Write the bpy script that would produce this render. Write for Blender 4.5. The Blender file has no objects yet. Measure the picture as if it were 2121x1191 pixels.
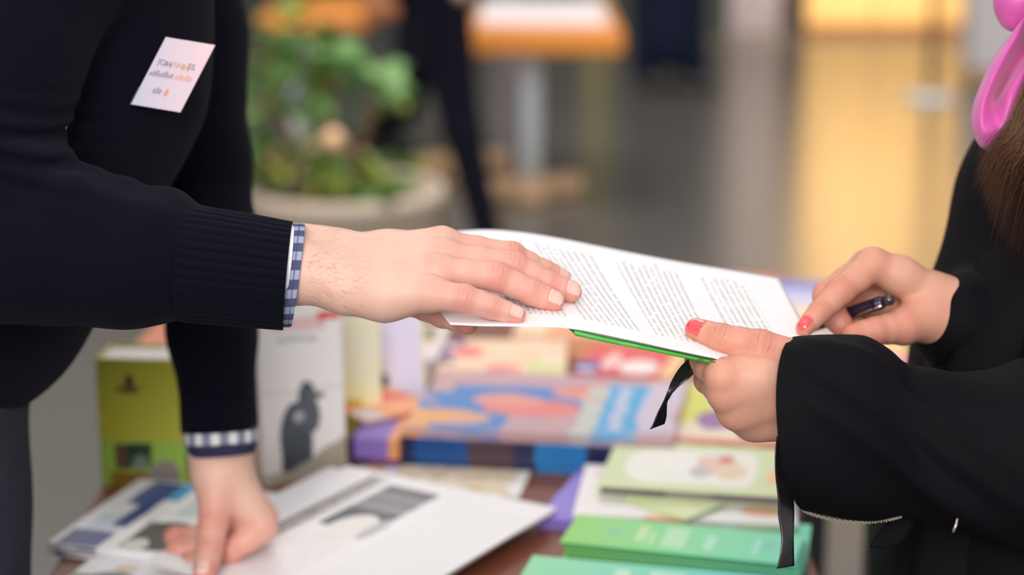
import bpy, math, random
import numpy as np
from mathutils import Vector, Matrix

random.seed(7); np.random.seed(7)
SC = bpy.context.scene
COL = SC.collection

# ------------------------------------------------------------------ camera, world, lights, exposure
PITCH = math.radians(14.0)
CAMZ = 1.415
FPX = 4124.0
FOCUS = 1.37
cam_d = bpy.data.cameras.new('camera'); cam = bpy.data.objects.new('camera', cam_d); COL.objects.link(cam)
cam.location = (0, 0, CAMZ); cam.rotation_euler = (math.pi/2 - PITCH, 0, 0)
cam_d.sensor_width = 36.0; cam_d.lens = FPX/2121*36.0
cam_d.dof.use_dof = True; cam_d.dof.focus_distance = FOCUS; cam_d.dof.aperture_fstop = 3.0
cam_d.clip_start = 0.05
SC.camera = cam

world = bpy.data.worlds.new('hall_air'); SC.world = world; world.use_nodes = True
wb = world.node_tree.nodes['Background']
wb.inputs[0].default_value = (1.0, 0.965, 0.95, 1); wb.inputs[1].default_value = 0.74

def area(name, loc, target, size, power, col=(1, 1, 1), spread=180):
    l = bpy.data.lights.new(name, 'AREA'); l.energy = power; l.size = size; l.color = col; l.shape = 'DISK'
    l.spread = math.radians(spread)
    o = bpy.data.objects.new(name, l); COL.objects.link(o); o.location = loc
    o.rotation_euler = (Vector(target)-Vector(loc)).to_track_quat('-Z', 'Y').to_euler()
    return o
area('ceiling_lamp_over_stand', (0.1, 1.35, 4.2), (0.0, 1.75, 0.8), 2.2, 16, (1.0, 0.965, 0.95))
area('ceiling_lamp_behind_camera', (-0.5, -2.4, 2.7), (0.0, 1.7, 0.8), 2.0, 125, (1.0, 0.965, 0.955))
area('ceiling_lamp_over_far_tables', (-0.4, 4.9, 3.6), (-0.4, 6.6, 0.3), 2.2, 130, (1.0, 0.93, 0.86))
area('warm_downlight_counter', (2.2, 10.4, 2.2), (2.1, 12.0, 0.98), 0.4, 34, (1.0, 0.84, 0.58), 80)

SC.view_settings.view_transform = 'Standard'; SC.view_settings.look = 'None'
SC.view_settings.exposure = 0.0; SC.view_settings.gamma = 1.0
SC.view_settings.use_curve_mapping = False
SC.cycles.use_denoising = True
SC.cycles.max_bounces = 8

# ------------------------------------------------------------------ camera geometry used to lay out real points
C0 = np.array([0, 0, CAMZ]); FW = np.array([0, math.cos(PITCH), -math.sin(PITCH)])
RT = np.array([1.0, 0, 0]); UP = np.array([0, math.sin(PITCH), math.cos(PITCH)])
def P(px, py, d):
    """point seen at photograph pixel px,py at distance d along the view"""
    return C0 + d*(FW + (px-1060.5)/FPX*RT + (595.5-py)/FPX*UP)
def Po(px, py, o): return P(px, py, 1.37 + o/1000.0)
def Pz(px, py, z):
    r = FW + (px-1060.5)/FPX*RT + (595.5-py)/FPX*UP
    return C0 + r*((z-CAMZ)/r[2])
def Py(px, py, y):
    r = FW + (px-1060.5)/FPX*RT + (595.5-py)/FPX*UP
    return C0 + r*(y/r[1])
def cdir(x, y, c):
    """direction: x right, y up, c towards the camera"""
    v = x*RT+y*UP-c*FW; return v/np.linalg.norm(v)
def dof_d(p): return float(np.dot(np.asarray(p)-C0, FW))

# ------------------------------------------------------------------ materials
def srgb(r, g, b):
    f = lambda c: (c/255/12.92) if c/255 <= 0.04045 else ((c/255+0.055)/1.055)**2.4
    return (f(r), f(g), f(b), 1.0)
class NT:
    def __init__(s, name):
        s.m = bpy.data.materials.new(name); s.m.use_nodes = True
        s.t = s.m.node_tree; s.b = s.t.nodes['Principled BSDF']
    def n(s, typ, **kw):
        x = s.t.nodes.new(typ)
        for k, v in kw.items(): setattr(x, k, v)
        return x
    def l(s, a, b): s.t.links.new(a, b)
    def math(s, op, a, b=None, c=None):
        x = s.n('ShaderNodeMath', operation=op)
        for i, v in enumerate((a, b, c)):
            if v is None: continue
            if isinstance(v, (int, float)): x.inputs[i].default_value = v
            else: s.l(v, x.inputs[i])
        return x.outputs[0]
    def mix(s, fac, a, b):
        x = s.n('ShaderNodeMix', data_type='RGBA')
        if isinstance(fac, (int, float)): x.inputs[0].default_value = fac
        else: s.l(fac, x.inputs[0])
        for i, v in ((6, a), (7, b)):
            if isinstance(v, tuple): x.inputs[i].default_value = v
            else: s.l(v, x.inputs[i])
        return x.outputs[2]
    def noise(s, vec, scale, detail=3, rough=0.5):
        x = s.n('ShaderNodeTexNoise'); x.inputs['Scale'].default_value = scale
        x.inputs['Detail'].default_value = detail; x.inputs['Roughness'].default_value = rough
        if vec is not None: s.l(vec, x.inputs['Vector'])
        return x.outputs[0]
    def bump(s, h, strength, dist):
        x = s.n('ShaderNodeBump'); x.inputs['Strength'].default_value = strength; x.inputs['Distance'].default_value = dist
        s.l(h, x.inputs['Height']); s.l(x.outputs[0], s.b.inputs['Normal'])
    def set(s, **kw):
        for k, v in kw.items():
            k = k.replace('_', ' ')
            if isinstance(v, (int, float, tuple)): s.b.inputs[k].default_value = v
            else: s.l(v, s.b.inputs[k])
        return s
def plain(name, col, rough=0.6, **kw):
    m = NT(name)
    tc = m.n('ShaderNodeTexCoord')
    nz = m.noise(tc.outputs['Object'], 60, 4)
    c = m.mix(nz, tuple(x*0.92 for x in col[:3])+(1,), tuple(min(1, x*1.08) for x in col[:3])+(1,))
    m.set(Base_Color=c, Roughness=rough, **kw)
    return m.m
def fabric(name, c0, c1, scale=900, bump=0.25, rough=0.95, sheen=0.0):
    m = NT(name); tc = m.n('ShaderNodeTexCoord')
    n1 = m.noise(tc.outputs['Object'], scale, 3, 0.6); n2 = m.noise(tc.outputs['Object'], 14, 4)
    c = m.mix(n2, c0, c1)
    m.set(Base_Color=c, Roughness=rough, Specular_IOR_Level=0.15, Sheen_Weight=sheen, Sheen_Roughness=0.5)
    m.b.inputs['Sheen Tint'].default_value = (0.55, 0.6, 0.85, 1)
    m.bump(n1, bump, 0.0006)
    return m.m
def printed(name, base, shapes, axes='XY', rough=0.4, distort=0.0, grad=None, coords='Generated'):
    """flat print on a cover: shapes in 0..1 coordinates of the piece"""
    m = NT(name); tc = m.n('ShaderNodeTexCoord'); sp = m.n('ShaderNodeSeparateXYZ')
    src = tc.outputs[coords]
    if distort:
        nz = m.n('ShaderNodeTexNoise'); nz.inputs['Scale'].default_value = 4; nz.inputs['Detail'].default_value = 4
        m.l(src, nz.inputs['Vector'])
        v1 = m.n('ShaderNodeVectorMath', operation='SUBTRACT'); m.l(nz.outputs['Color'], v1.inputs[0]); v1.inputs[1].default_value = (.5, .5, .5)
        v2 = m.n('ShaderNodeVectorMath', operation='SCALE'); m.l(v1.outputs[0], v2.inputs[0]); v2.inputs['Scale'].default_value = distort
        v3 = m.n('ShaderNodeVectorMath', operation='ADD'); m.l(src, v3.inputs[0]); m.l(v2.outputs[0], v3.inputs[1])
        src = v3.outputs[0]
    m.l(src, sp.inputs[0])
    x = sp.outputs['XYZ'.index(axes[0])]; y = sp.outputs['XYZ'.index(axes[1])]
    cur = base
    if grad:
        cur = m.mix(x if grad[0] == 'u' else y, base, grad[1])
    for s in shapes:
        col = s[-1]
        if s[0] == 'r':
            f = m.math('MULTIPLY', m.math('GREATER_THAN', x, s[1]), m.math('LESS_THAN', x, s[3]))
            f = m.math('MULTIPLY', f, m.math('GREATER_THAN', y, s[2])); f = m.math('MULTIPLY', f, m.math('LESS_THAN', y, s[4]))
        elif s[0] == 'e':
            a = m.math('DIVIDE', m.math('SUBTRACT', x, s[1]), s[3]); b = m.math('DIVIDE', m.math('SUBTRACT', y, s[2]), s[4])
            f = m.math('LESS_THAN', m.math('ADD', m.math('MULTIPLY', a, a), m.math('MULTIPLY', b, b)), 1.0)
        elif s[0] == 't':   # text-like rows: x0,y0,x1,y1,rows, rows run along u
            f = m.math('MULTIPLY', m.math('GREATER_THAN', x, s[1]), m.math('LESS_THAN', x, s[3]))
            f = m.math('MULTIPLY', f, m.math('GREATER_THAN', y, s[2])); f = m.math('MULTIPLY', f, m.math('LESS_THAN', y, s[4]))
            rr = m.math('FRACT', m.math('MULTIPLY', y, s[5]/(s[4]-s[2])))
            f = m.math('MULTIPLY', f, m.math('GREATER_THAN', rr, 0.45))
            wn = m.noise(src, 60, 1); f = m.math('MULTIPLY', f, m.math('GREATER_THAN', wn, 0.43))
        elif s[0] == 'n':
            f = m.math('GREATER_THAN', m.noise(src, s[1], 2), s[2])
        elif s[0] == 'd':   # half plane a*x+b*y>c
            f = m.math('GREATER_THAN', m.math('ADD', m.math('MULTIPLY', x, s[1]), m.math('MULTIPLY', y, s[2])), s[3])
        cur = m.mix(f, cur, col)
    m.set(Base_Color=cur, Roughness=rough)
    return m.m

# ------------------------------------------------------------------ object helpers
def mesh_obj(name, verts, faces, mat=None, parent=None, smooth=False):
    me = bpy.data.meshes.new(name)
    verts = np.asarray(verts, dtype=np.float64)
    me.from_pydata(verts.tolist(), [], [list(map(int, f)) for f in faces])
    if mat is not None: me.materials.append(mat)
    if smooth: me.polygons.foreach_set('use_smooth', [True]*len(me.polygons))
    me.update()
    o = bpy.data.objects.new(name, me); COL.objects.link(o)
    if parent is not None: o.parent = parent
    return o
def quad_mesh(name, V, Q, mats, parent=None, matidx=None, attrs=None):
    """fast quad mesh from numpy arrays"""
    me = bpy.data.meshes.new(name); V = np.ascontiguousarray(V, np.float32); Q = np.ascontiguousarray(Q, np.int32)
    me.vertices.add(len(V)); me.vertices.foreach_set('co', V.ravel())
    me.loops.add(Q.size); me.loops.foreach_set('vertex_index', Q.ravel())
    me.polygons.add(len(Q)); me.polygons.foreach_set('loop_start', np.arange(0, Q.size, 4, dtype=np.int32))
    me.polygons.foreach_set('use_smooth', np.ones(len(Q), bool))
    for m in mats: me.materials.append(m)
    if matidx is not None: me.polygons.foreach_set('material_index', np.ascontiguousarray(matidx, np.int32))
    if attrs:
        for k, a in attrs.items():
            at = me.attributes.new(k, 'FLOAT', 'POINT'); at.data.foreach_set('value', np.ascontiguousarray(a, np.float32))
    me.update(calc_edges=True); me.validate()
    o = bpy.data.objects.new(name, me); COL.objects.link(o)
    if parent is not None: o.parent = parent
    return o
def tag(o, label=None, cat=None, group=None, kind=None):
    if label: o['label'] = label
    if cat: o['category'] = cat
    if group: o['group'] = group
    if kind: o['kind'] = kind
    return o
def empty(name, loc):
    o = bpy.data.objects.new(name, None); COL.objects.link(o); o.location = tuple(loc); o.empty_display_size = 0.05
    return o
def rel(parent, V):
    return np.asarray(V) - np.array(parent.location) if parent is not None else np.asarray(V)
BOXF = [(0, 3, 2, 1), (4, 5, 6, 7), (0, 1, 5, 4), (1, 2, 6, 5), (2, 3, 7, 6), (3, 0, 4, 7)]
def boxv(x0, y0, z0, x1, y1, z1):
    return [(x0, y0, z0), (x1, y0, z0), (x1, y1, z0), (x0, y1, z0), (x0, y0, z1), (x1, y0, z1), (x1, y1, z1), (x0, y1, z1)]
def multi_box(name, boxes, mat, parent=None, bevel=0.0):
    V = []; F = []
    for b in boxes:
        n = len(V); V += boxv(*b); F += [tuple(i+n for i in f) for f in BOXF]
    o = mesh_obj(name, V, F, mat, parent)
    if bevel:
        md = o.modifiers.new('bevel', 'BEVEL'); md.width = bevel; md.segments = 2
    return o
def loft(name, rings, mat, parent=None, closed=True, caps=False, attrs=None, smooth=True):
    """rings: (n,m,3)"""
    R = np.asarray(rings); n, m = R.shape[:2]; V = R.reshape(-1, 3); F = []
    mm = m if closed else m-1
    for i in range(n-1):
        for j in range(mm):
            k = (j+1) % m; F.append((i*m+j, i*m+k, (i+1)*m+k, (i+1)*m+j))
    if caps:
        F.append(tuple(range(m))[::-1]); F.append(tuple((n-1)*m+j for j in range(m)))
    return mesh_obj(name, V, F, mat, parent, smooth)
def tube(name, pts, radii, mat, parent=None, m=12, caps=True):
    pts = np.asarray(pts, float); radii = np.broadcast_to(np.asarray(radii, float), (len(pts),))
    T = np.gradient(pts, axis=0); T /= np.linalg.norm(T, axis=1)[:, None]
    ref = np.array([0, 0, 1.0]) if abs(T[0][2]) < 0.9 else np.array([1.0, 0, 0])
    rings = []
    for p, t, r in zip(pts, T, radii):
        a = np.cross(t, ref); a /= np.linalg.norm(a); b = np.cross(t, a)
        th = np.linspace(0, 2*np.pi, m, endpoint=False)
        rings.append(p + r*(np.cos(th)[:, None]*a + np.sin(th)[:, None]*b))
    return loft(name, rings, mat, parent, True, caps)
def spline(pts, n):
    """Catmull-Rom through pts"""
    pts = np.asarray(pts, float); k = len(pts)
    Q = np.vstack([2*pts[0]-pts[1], pts, 2*pts[-1]-pts[-2]])
    out = []
    for t in np.linspace(0, k-1-1e-9, n):
        i = int(t); u = t-i; p0, p1, p2, p3 = Q[i:i+4]
        out.append(0.5*((2*p1)+(-p0+p2)*u+(2*p0-5*p1+4*p2-p3)*u*u+(-p0+3*p1-3*p2+p3)*u**3))
    return np.array(out)
def text_mesh(name, s, size, mat, parent, M, bold=False):
    cu = bpy.data.curves.new(name, 'FONT'); cu.body = s; cu.size = size; cu.extrude = 0.00008; cu.resolution_u = 3
    if bold: cu.offset = size*0.015
    to = bpy.data.objects.new('t', cu); COL.objects.link(to)
    dg = bpy.context.evaluated_depsgraph_get(); me = bpy.data.meshes.new_from_object(to.evaluated_get(dg))
    bpy.data.objects.remove(to); me.name = name; me.materials.clear(); me.materials.append(mat)
    o = bpy.data.objects.new(name, me); COL.objects.link(o); o.parent = parent; o.matrix_local = M
    return o

# ------------------------------------------------------------------ implicit surfaces (bodies, cloth)
def smin(a, b, k):
    h = np.clip(0.5+0.5*(b-a)/k, 0, 1)
    return b+(a-b)*h-k*h*(1-h)
class SDF:
    """groups of tapered capsules: each group is blended with its own k, then the groups are blended"""
    def __init__(s): s.groups = []; s.extra = None
    def add(s, caps, k, kout): s.groups.append((caps, k, kout)); return s
    def __call__(s, p):
        tot = None
        for caps, k, kout in s.groups:
            g = None
            for a, b, ra, rb in caps:
                ba = (b-a).astype(np.float32); pa = p-a.astype(np.float32)
                h = np.clip((pa@ba)/max(1e-12, float(ba@ba)), 0, 1)
                q = pa-h[:, None]*ba
                d = np.sqrt(np.einsum('ij,ij->i', q, q))-(ra+(rb-ra)*h)
                g = d if g is None else smin(g, d, k)
            tot = g if tot is None else smin(tot, g, kout)
        if s.extra is not None: tot = s.extra(p, tot)
        return tot
    def bounds(s, pad):
        L = []; H = []
        for caps, _, _ in s.groups:
            for a, b, ra, rb in caps:
                L += [a-ra, b-rb]; H += [a+ra, b+rb]
        return np.min(L, 0)-pad, np.max(H, 0)+pad
def chain(nodes, mids=True):
    """nodes: (point, r) -> capsules, with slightly thinner middles between joints"""
    out = []
    for (a, ra), (b, rb) in zip(nodes[:-1], nodes[1:]):
        if mids:
            m = (a+b)/2; rm = (ra+rb)/2*0.95
            out += [(a, m, ra, rm), (m, b, rm, rb)]
        else: out.append((a, b, ra, rb))
    return out
def grad(f, p, e=3e-4):
    k = np.array([[1, -1, -1], [-1, -1, 1], [-1, 1, -1], [1, 1, 1]], np.float32)
    g = sum(kk*f(p+kk*e)[:, None] for kk in k)
    return g/np.maximum(np.linalg.norm(g, axis=1)[:, None], 1e-9)
def project(f, V, it=2):
    V = V.astype(np.float32)
    for _ in range(it):
        V = V-(f(V)[:, None]*grad(f, V)).astype(np.float32)
    return V
def surface(f, h, pad=None, sub=0):
    lo, hi = f.bounds(pad if pad else 3*h)
    n = np.ceil((hi-lo)/h).astype(int)+1
    ax = [lo[i]+h*np.arange(n[i]) for i in range(3)]
    # coarse pass to skip empty blocks
    vals = np.full(n, 1.0, np.float32)
    B = 8
    cent = [ax[i][0]+h*(np.arange(0, n[i], B)+B/2) for i in range(3)]
    G = np.stack(np.meshgrid(*cent, indexing='ij'), -1).reshape(-1, 3).astype(np.float32)
    D = f(G); R = h*(B/2+1.5)*1.75
    keep = np.abs(D) < R*1.4
    ins = D < 0
    shp = [len(c) for c in cent]
    # fill blocks far inside with -1
    idx = np.stack(np.unravel_index(np.arange(len(G)), shp), -1)*B
    off = np.stack(np.meshgrid(*[np.arange(B)]*3, indexing='ij'), -1).reshape(-1, 3)
    for i0 in idx[~keep & ins]: vals[i0[0]:i0[0]+B, i0[1]:i0[1]+B, i0[2]:i0[2]+B] = -1
    ks = idx[keep]
    for s in range(0, len(ks), 400):
        I = (ks[s:s+400, None, :]+off[None]).reshape(-1, 3)
        I = I[(I < n).all(1)]
        vals[I[:, 0], I[:, 1], I[:, 2]] = f((lo+h*I).astype(np.float32))
    ins = vals < 0
    c = np.zeros(tuple(n-1), np.int8)
    for dx in (0, 1):
        for dy in (0, 1):
            for dz in (0, 1):
                c += ins[dx:n[0]-1+dx, dy:n[1]-1+dy, dz:n[2]-1+dz]
    act = (c > 0) & (c < 8)
    A = np.argwhere(act); vid = np.full(act.shape, -1, np.int64); vid[act] = np.arange(len(A))
    acc = np.zeros((len(A), 3)); cnt = np.zeros(len(A))
    cor = [(x, y, z) for x in (0, 1) for y in (0, 1) for z in (0, 1)]
    for a in cor:
        for b in cor:
            if sum(abs(i-j) for i, j in zip(a, b)) != 1 or a > b: continue
            va = vals[A[:, 0]+a[0], A[:, 1]+a[1], A[:, 2]+a[2]]; vb = vals[A[:, 0]+b[0], A[:, 1]+b[1], A[:, 2]+b[2]]
            m = (va < 0) != (vb < 0)
            t = np.where(m, va/np.where(m, va-vb, 1), 0)
            pt = np.array(a)+t[:, None]*(np.array(b)-np.array(a))
            acc += pt*m[:, None]; cnt += m
    V = lo+h*(A+acc/np.maximum(cnt, 1)[:, None])
    Q = []
    for d in range(3):
        u, v = (d+1) % 3, (d+2) % 3
        sl0 = [slice(None)]*3; sl1 = [slice(None)]*3; sl0[d] = slice(0, -1); sl1[d] = slice(1, None)
        cr = np.argwhere(ins[tuple(sl0)] != ins[tuple(sl1)])
        cr = cr[(cr[:, u] > 0) & (cr[:, v] > 0) & (cr[:, u] < n[u]-1) & (cr[:, v] < n[v]-1)]
        flip = ins[cr[:, 0], cr[:, 1], cr[:, 2]]
        def cell(du, dv):
            e = cr.copy(); e[:, u] -= du; e[:, v] -= dv
            return vid[e[:, 0], e[:, 1], e[:, 2]]
        q = np.stack([cell(1, 1), cell(0, 1), cell(0, 0), cell(1, 0)], 1)
        q[~flip] = q[~flip][:, ::-1]
        Q.append(q)
    Q = np.vstack(Q); Q = Q[(Q >= 0).all(1)]
    V = project(f, V, 2)
    for _ in range(sub):
        V, Q = subdivide(V, Q); V = project(f, V, 1)
    return V, Q
def subdivide(V, Q):
    E = np.vstack([Q[:, [0, 1]], Q[:, [1, 2]], Q[:, [2, 3]], Q[:, [3, 0]]]); Es = np.sort(E, 1)
    key = Es[:, 0]*np.int64(len(V)+1)+Es[:, 1]
    uk, inv = np.unique(key, return_inverse=True); first = np.zeros(len(uk), np.int64); first[inv] = np.arange(len(inv))
    M = (V[Es[first, 0]]+V[Es[first, 1]])/2
    Fc = V[Q].mean(1); nv = len(V); nq = len(Q); e = inv.reshape(4, nq).T+nv; fc = np.arange(nq)+nv+len(uk)
    newQ = np.vstack([np.stack([Q[:, i], e[:, i], fc, e[:, (i+3) % 4]], 1) for i in range(4)])
    return np.vstack([V, M, Fc]), newQ

# ================================================================== the hall
def mat_floor():
    m = NT('polished_stone_floor'); tc = m.n('ShaderNodeTexCoord')
    n1 = m.noise(tc.outputs['Object'], 0.6, 4); n2 = m.noise(tc.outputs['Object'], 40, 5)
    c = m.mix(n1, srgb(92, 90, 86), srgb(106, 102, 97)); c = m.mix(m.math('MULTIPLY', n2, 0.35), c, srgb(80, 79, 76))
    m.set(Base_Color=c, Roughness=0.22, Specular_IOR_Level=0.7); m.bump(n2, 0.05, 0.001); return m.m
fl_ = mesh_obj('floor', [(-8, -4, 0), (9, -4, 0), (9, 12, 0), (-8, 12, 0)], [(0, 1, 2, 3)], mat_floor()); tag(fl_, kind='structure')
def mat_wood(name, c0, c1, scale=3.0, rough=0.45, axis=(1, 12, 12)):
    m = NT(name); tc = m.n('ShaderNodeTexCoord'); mp = m.n('ShaderNodeMapping'); mp.inputs['Scale'].default_value = axis
    m.l(tc.outputs['Object'], mp.inputs[0]); n1 = m.noise(mp.outputs[0], scale, 5, 0.6); n2 = m.noise(mp.outputs[0], scale*12, 3)
    c = m.mix(n1, c0, c1); c = m.mix(m.math('MULTIPLY', n2, 0.3), c, tuple(x*0.6 for x in c0[:3])+(1,))
    m.set(Base_Color=c, Roughness=rough); m.bump(n2, 0.08, 0.001); return m.m
# far wall in panels
wallY = 12.0
M_WALLD = plain('dark_wall_paint', srgb(54, 60, 60), 0.7)
wb0 = multi_box('wall_back', [(-8, wallY, 0, 9, wallY+0.2, 3.6)], M_WALLD); tag(wb0, kind='structure')
def panel(x0, x1, z0, z1, mat, name='wall_panel', t=0.03):
    return multi_box(name, [(x0, wallY-t, z0, x1, wallY, z1)], mat, wb0, 0.004)
M_LILAC = plain('lilac_grey_panel', srgb(158, 146, 156), 0.6)
M_OAK = mat_wood('golden_oak', srgb(236, 190, 120), srgb(246, 208, 140), 1.2, 0.5, (1, 1, 8))
M_BRONZE = plain('bronze_mullion', srgb(66, 54, 50), 0.5)
M_OLIVE = plain('olive_panel', srgb(150, 145, 80), 0.6)
panel(1.30, 1.62, 0.0, 2.6, M_LILAC); panel(1.62, 1.74, 0, 3.0, M_BRONZE, 'mullion', 0.08)
panel(-0.42, -0.22, 0.0, 2.4, M_OLIVE); panel(-0.1, 0.06, 0.0, 2.4, M_LILAC); panel(0.42, 0.58, 0.0, 1.4, M_OLIVE)
for k in range(6): panel(1.76+k*0.42, 1.76+k*0.42+0.41, 0.06, 2.4, M_OAK, 'oak_panel', 0.05)
panel(1.75, 4.30, 0.0, 0.06, mat_wood('oak_plinth', srgb(150, 100, 55), srgb(165, 112, 64)), 'plinth', 0.07)

# background furniture
M_ORANGE = mat_wood('orange_beech', srgb(226, 138, 48), srgb(238, 156, 66), 2.0, 0.4)
M_BLUEGREY = plain('blue_grey_metal', srgb(226, 238, 246), 0.35)
M_FOOT = mat_wood('pale_beech', srgb(206, 168, 130), srgb(222, 186, 148), 2.0, 0.4)
M_CLOTH = plain('white_paper_cover', srgb(228, 220, 222), 0.7)
def hall_table(cx, cy, w, dep, z, legx, label, topmat, foot=None, paper=True, thick=0.06, legw=0.036):
    t = empty('cafe_table', (cx, cy, 0))
    multi_box('tabletop', [(-w/2, -dep/2, z-thick, w/2, dep/2, z)], topmat, t, 0.015)
    tube('leg', [(legx-cx, 0, 0.03), (legx-cx, 0, z-thick)], legw, M_BLUEGREY, t, 20)
    V = np.array([(-0.17, 0.0, 0), (0.17, 0.0, 0)])
    f = multi_box('foot', [(legx-cx-0.19, -0.05, 0, legx-cx+0.19, 0.05, 0.07)], foot or M_FOOT, t, 0.02); f.rotation_euler = (0, 0, 0.35 if foot is None else 0)
    multi_box('foot', [(legx-cx-0.05, -0.19, 0, legx-cx+0.05, 0.19, 0.06)], foot or M_FOOT, t, 0.02)
    tag(t, label, 'table', 'tables in the hall behind')
    if paper:
        p = multi_box('paper_cover', [(-w*0.45, -dep*0.36, 0, w*0.42, dep*0.45, 0.012)], M_CLOTH); p.location = (cx, cy, z)
        tag(p, 'white paper spread over the orange table beside the pale metal leg', 'paper')
    return t
pt = Py(1100, 415, 6.9)
tl = Py(975, 108, 6.6); trr = Py(1292, 95, 6.6)
zt_ = Py(1130, 62, 6.6)[2]
hall_table((tl[0]+trr[0])/2, 7.05, trr[0]-tl[0], 0.9, zt_, pt[0], 'orange wooden table with white paper on top and one pale leg', M_ORANGE, thick=0.085)
ta = Py(535, 70, 7.4); tb = Py(775, 75, 7.4)
hall_table((ta[0]+tb[0])/2, 7.8, tb[0]-ta[0], 0.8, Py(600, 30, 7.4)[2], Py(592, 100, 7.4)[0], 'orange brown table behind the potted plant leaves', M_ORANGE, paper=False)
ta = Py(745, 40, 7.0); tb = Py(960, 40, 7.0)
hall_table((ta[0]+tb[0])/2, 7.45, tb[0]-ta[0], 0.8, Py(850, 8, 7.0)[2], Py(960, 100, 7.4)[0], 'brown table behind the person walking past', mat_wood('brown_beech', srgb(150, 88, 48), srgb(170, 104, 60)), paper=False)

# planter with a small tree
M_POT = plain('pale_stone_pot', srgb(196, 180, 162), 0.7)
poty = 5.25; pc = Py(715, 470, poty); potx = pc[0]
def lathe(name, prof, mat, parent, m=40):
    th = np.linspace(0, 2*np.pi, m, endpoint=False)
    return loft(name, [[(r*math.cos(a), r*math.sin(a), z) for a in th] for r, z in prof], mat, parent, True, True)
pot = empty('potted_tree', (potx, poty, 0))
rimz = Py(895, 385, poty)[2]; prad = Py(905, 385, poty)[0]-potx
lathe('pot', [(prad*0.72, 0.0), (prad*0.8, 0.02), (prad*0.97, rimz*0.6), (prad*1.02, rimz-0.05), (prad*1.08, rimz-0.04), (prad*1.08, rimz), (prad*0.98, rimz), (prad*0.95, rimz-0.05), (0.01, rimz-0.06)], M_POT, pot)
lathe('soil', [(prad*0.94, rimz-0.05), (prad*0.5, rimz-0.02), (0.01, rimz-0.01)], plain('soil', srgb(96, 74, 48), 0.95), pot)
M_LEAF = plain('leaf_green', srgb(86, 130, 62), 0.5); M_LEAF2 = plain('leaf_yellow_green', srgb(138, 150, 52), 0.5)
M_BARK = plain('reddish_bark', srgb(150, 104, 76), 0.8)
rng = np.random.RandomState(4)
def leaf_mesh(name, L, W, mat):
    V = []; F = []; n = 5
    for i in range(n+1):
        u = i/n; w = W*math.sin(math.pi*min(1, u*0.96+0.02))**0.8; V += [(u*L, -w, 0.02*L*math.sin(u*3)), (u*L, 0, -0.04*L*u*u), (u*L, w, 0.02*L*math.sin(u*3))]
    for i in range(n):
        a = 3*i; F += [(a, a+1, a+4, a+3), (a+1, a+2, a+5, a+4)]
    me = bpy.data.meshes.new(name); me.from_pydata(V, [], F); me.materials.append(mat); return me
LM = [leaf_mesh('leaf', 0.11, 0.032, M_LEAF), leaf_mesh('leaf', 0.09, 0.02, M_LEAF2)]
def put_leaf(me, p, yaw, pit, s, parent):
    o = bpy.data.objects.new('leaf', me); COL.objects.link(o); o.parent = parent
    o.location = tuple(np.asarray(p)-np.array(parent.location)); o.rotation_euler = (rng.uniform(-.5, .5), pit, yaw); o.scale = (s, s, s)
def stem(pts, r0, r1): return tube('stem', rel(pot, spline(pts, 10)), np.linspace(r0, r1, 10), M_BARK, pot, 8)
base = np.array([potx-0.02, poty, rimz-0.03])
tops = [Py(650, 150, poty), Py(540, 180, poty-0.05), Py(800, 150, poty-0.1), Py(590, 60, poty+0.1), Py(700, 40, poty), Py(560, 320, poty-0.1)]
for t in tops: stem([base+rng.uniform(-.02, .02, 3)*np.array([1, 1, 0]), base*0.6+t*0.4+rng.uniform(-.03, .03, 3), t], 0.013, 0.005)
clusters = [((545, 200), 26, 0), ((560, 300), 20, 0), ((640, 180), 26, 0), ((690, 120), 22, 0), ((790, 150), 16, 0), ((800, 190), 10, 0), ((600, 120), 18, 0), ((540, 400), 12, 0), ((600, 30), 22, 1), ((690, 250), 6, 1), ((570, 90), 12, 1)]
for (cx, cy), n, kd in clusters:
    for _ in range(n):
        p = Py(cx+rng.normal(0, 28), cy+rng.normal(0, 28), poty+rng.normal(-0.02, 0.08))
        put_leaf(LM[kd if rng.rand() < 0.85 else 1-kd], p, rng.uniform(0, 6.28), rng.uniform(-0.9, 1.0), rng.uniform(0.55, 1.0), pot)
for _ in range(105):
    a = rng.uniform(0, 6.28); r = prad*0.85*math.sqrt(rng.rand())
    put_leaf(LM[1 if rng.rand() < 0.7 else 0], (potx+r*math.cos(a), poty+r*math.sin(a), rimz-0.02+rng.uniform(0, 0.07)), rng.uniform(0, 6.28), rng.uniform(-1.2, 0.2), rng.uniform(0.5, 0.95), pot)
tag(pot, 'small leafy tree in a wide pale stone pot behind the arm', 'potted plant')
tg = lathe('highlight_disc', [(0.026, -0.002), (0.026, 0.002)], plain('peach_highlight', srgb(250, 205, 160), 0.5), pot, 24); tg.location = tuple(rel(pot, Py(690, 288, poty-0.2))); tg.rotation_euler = (1.4, 0, 0)  # peach disc added to stand for a blurred highlight among the stems

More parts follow.
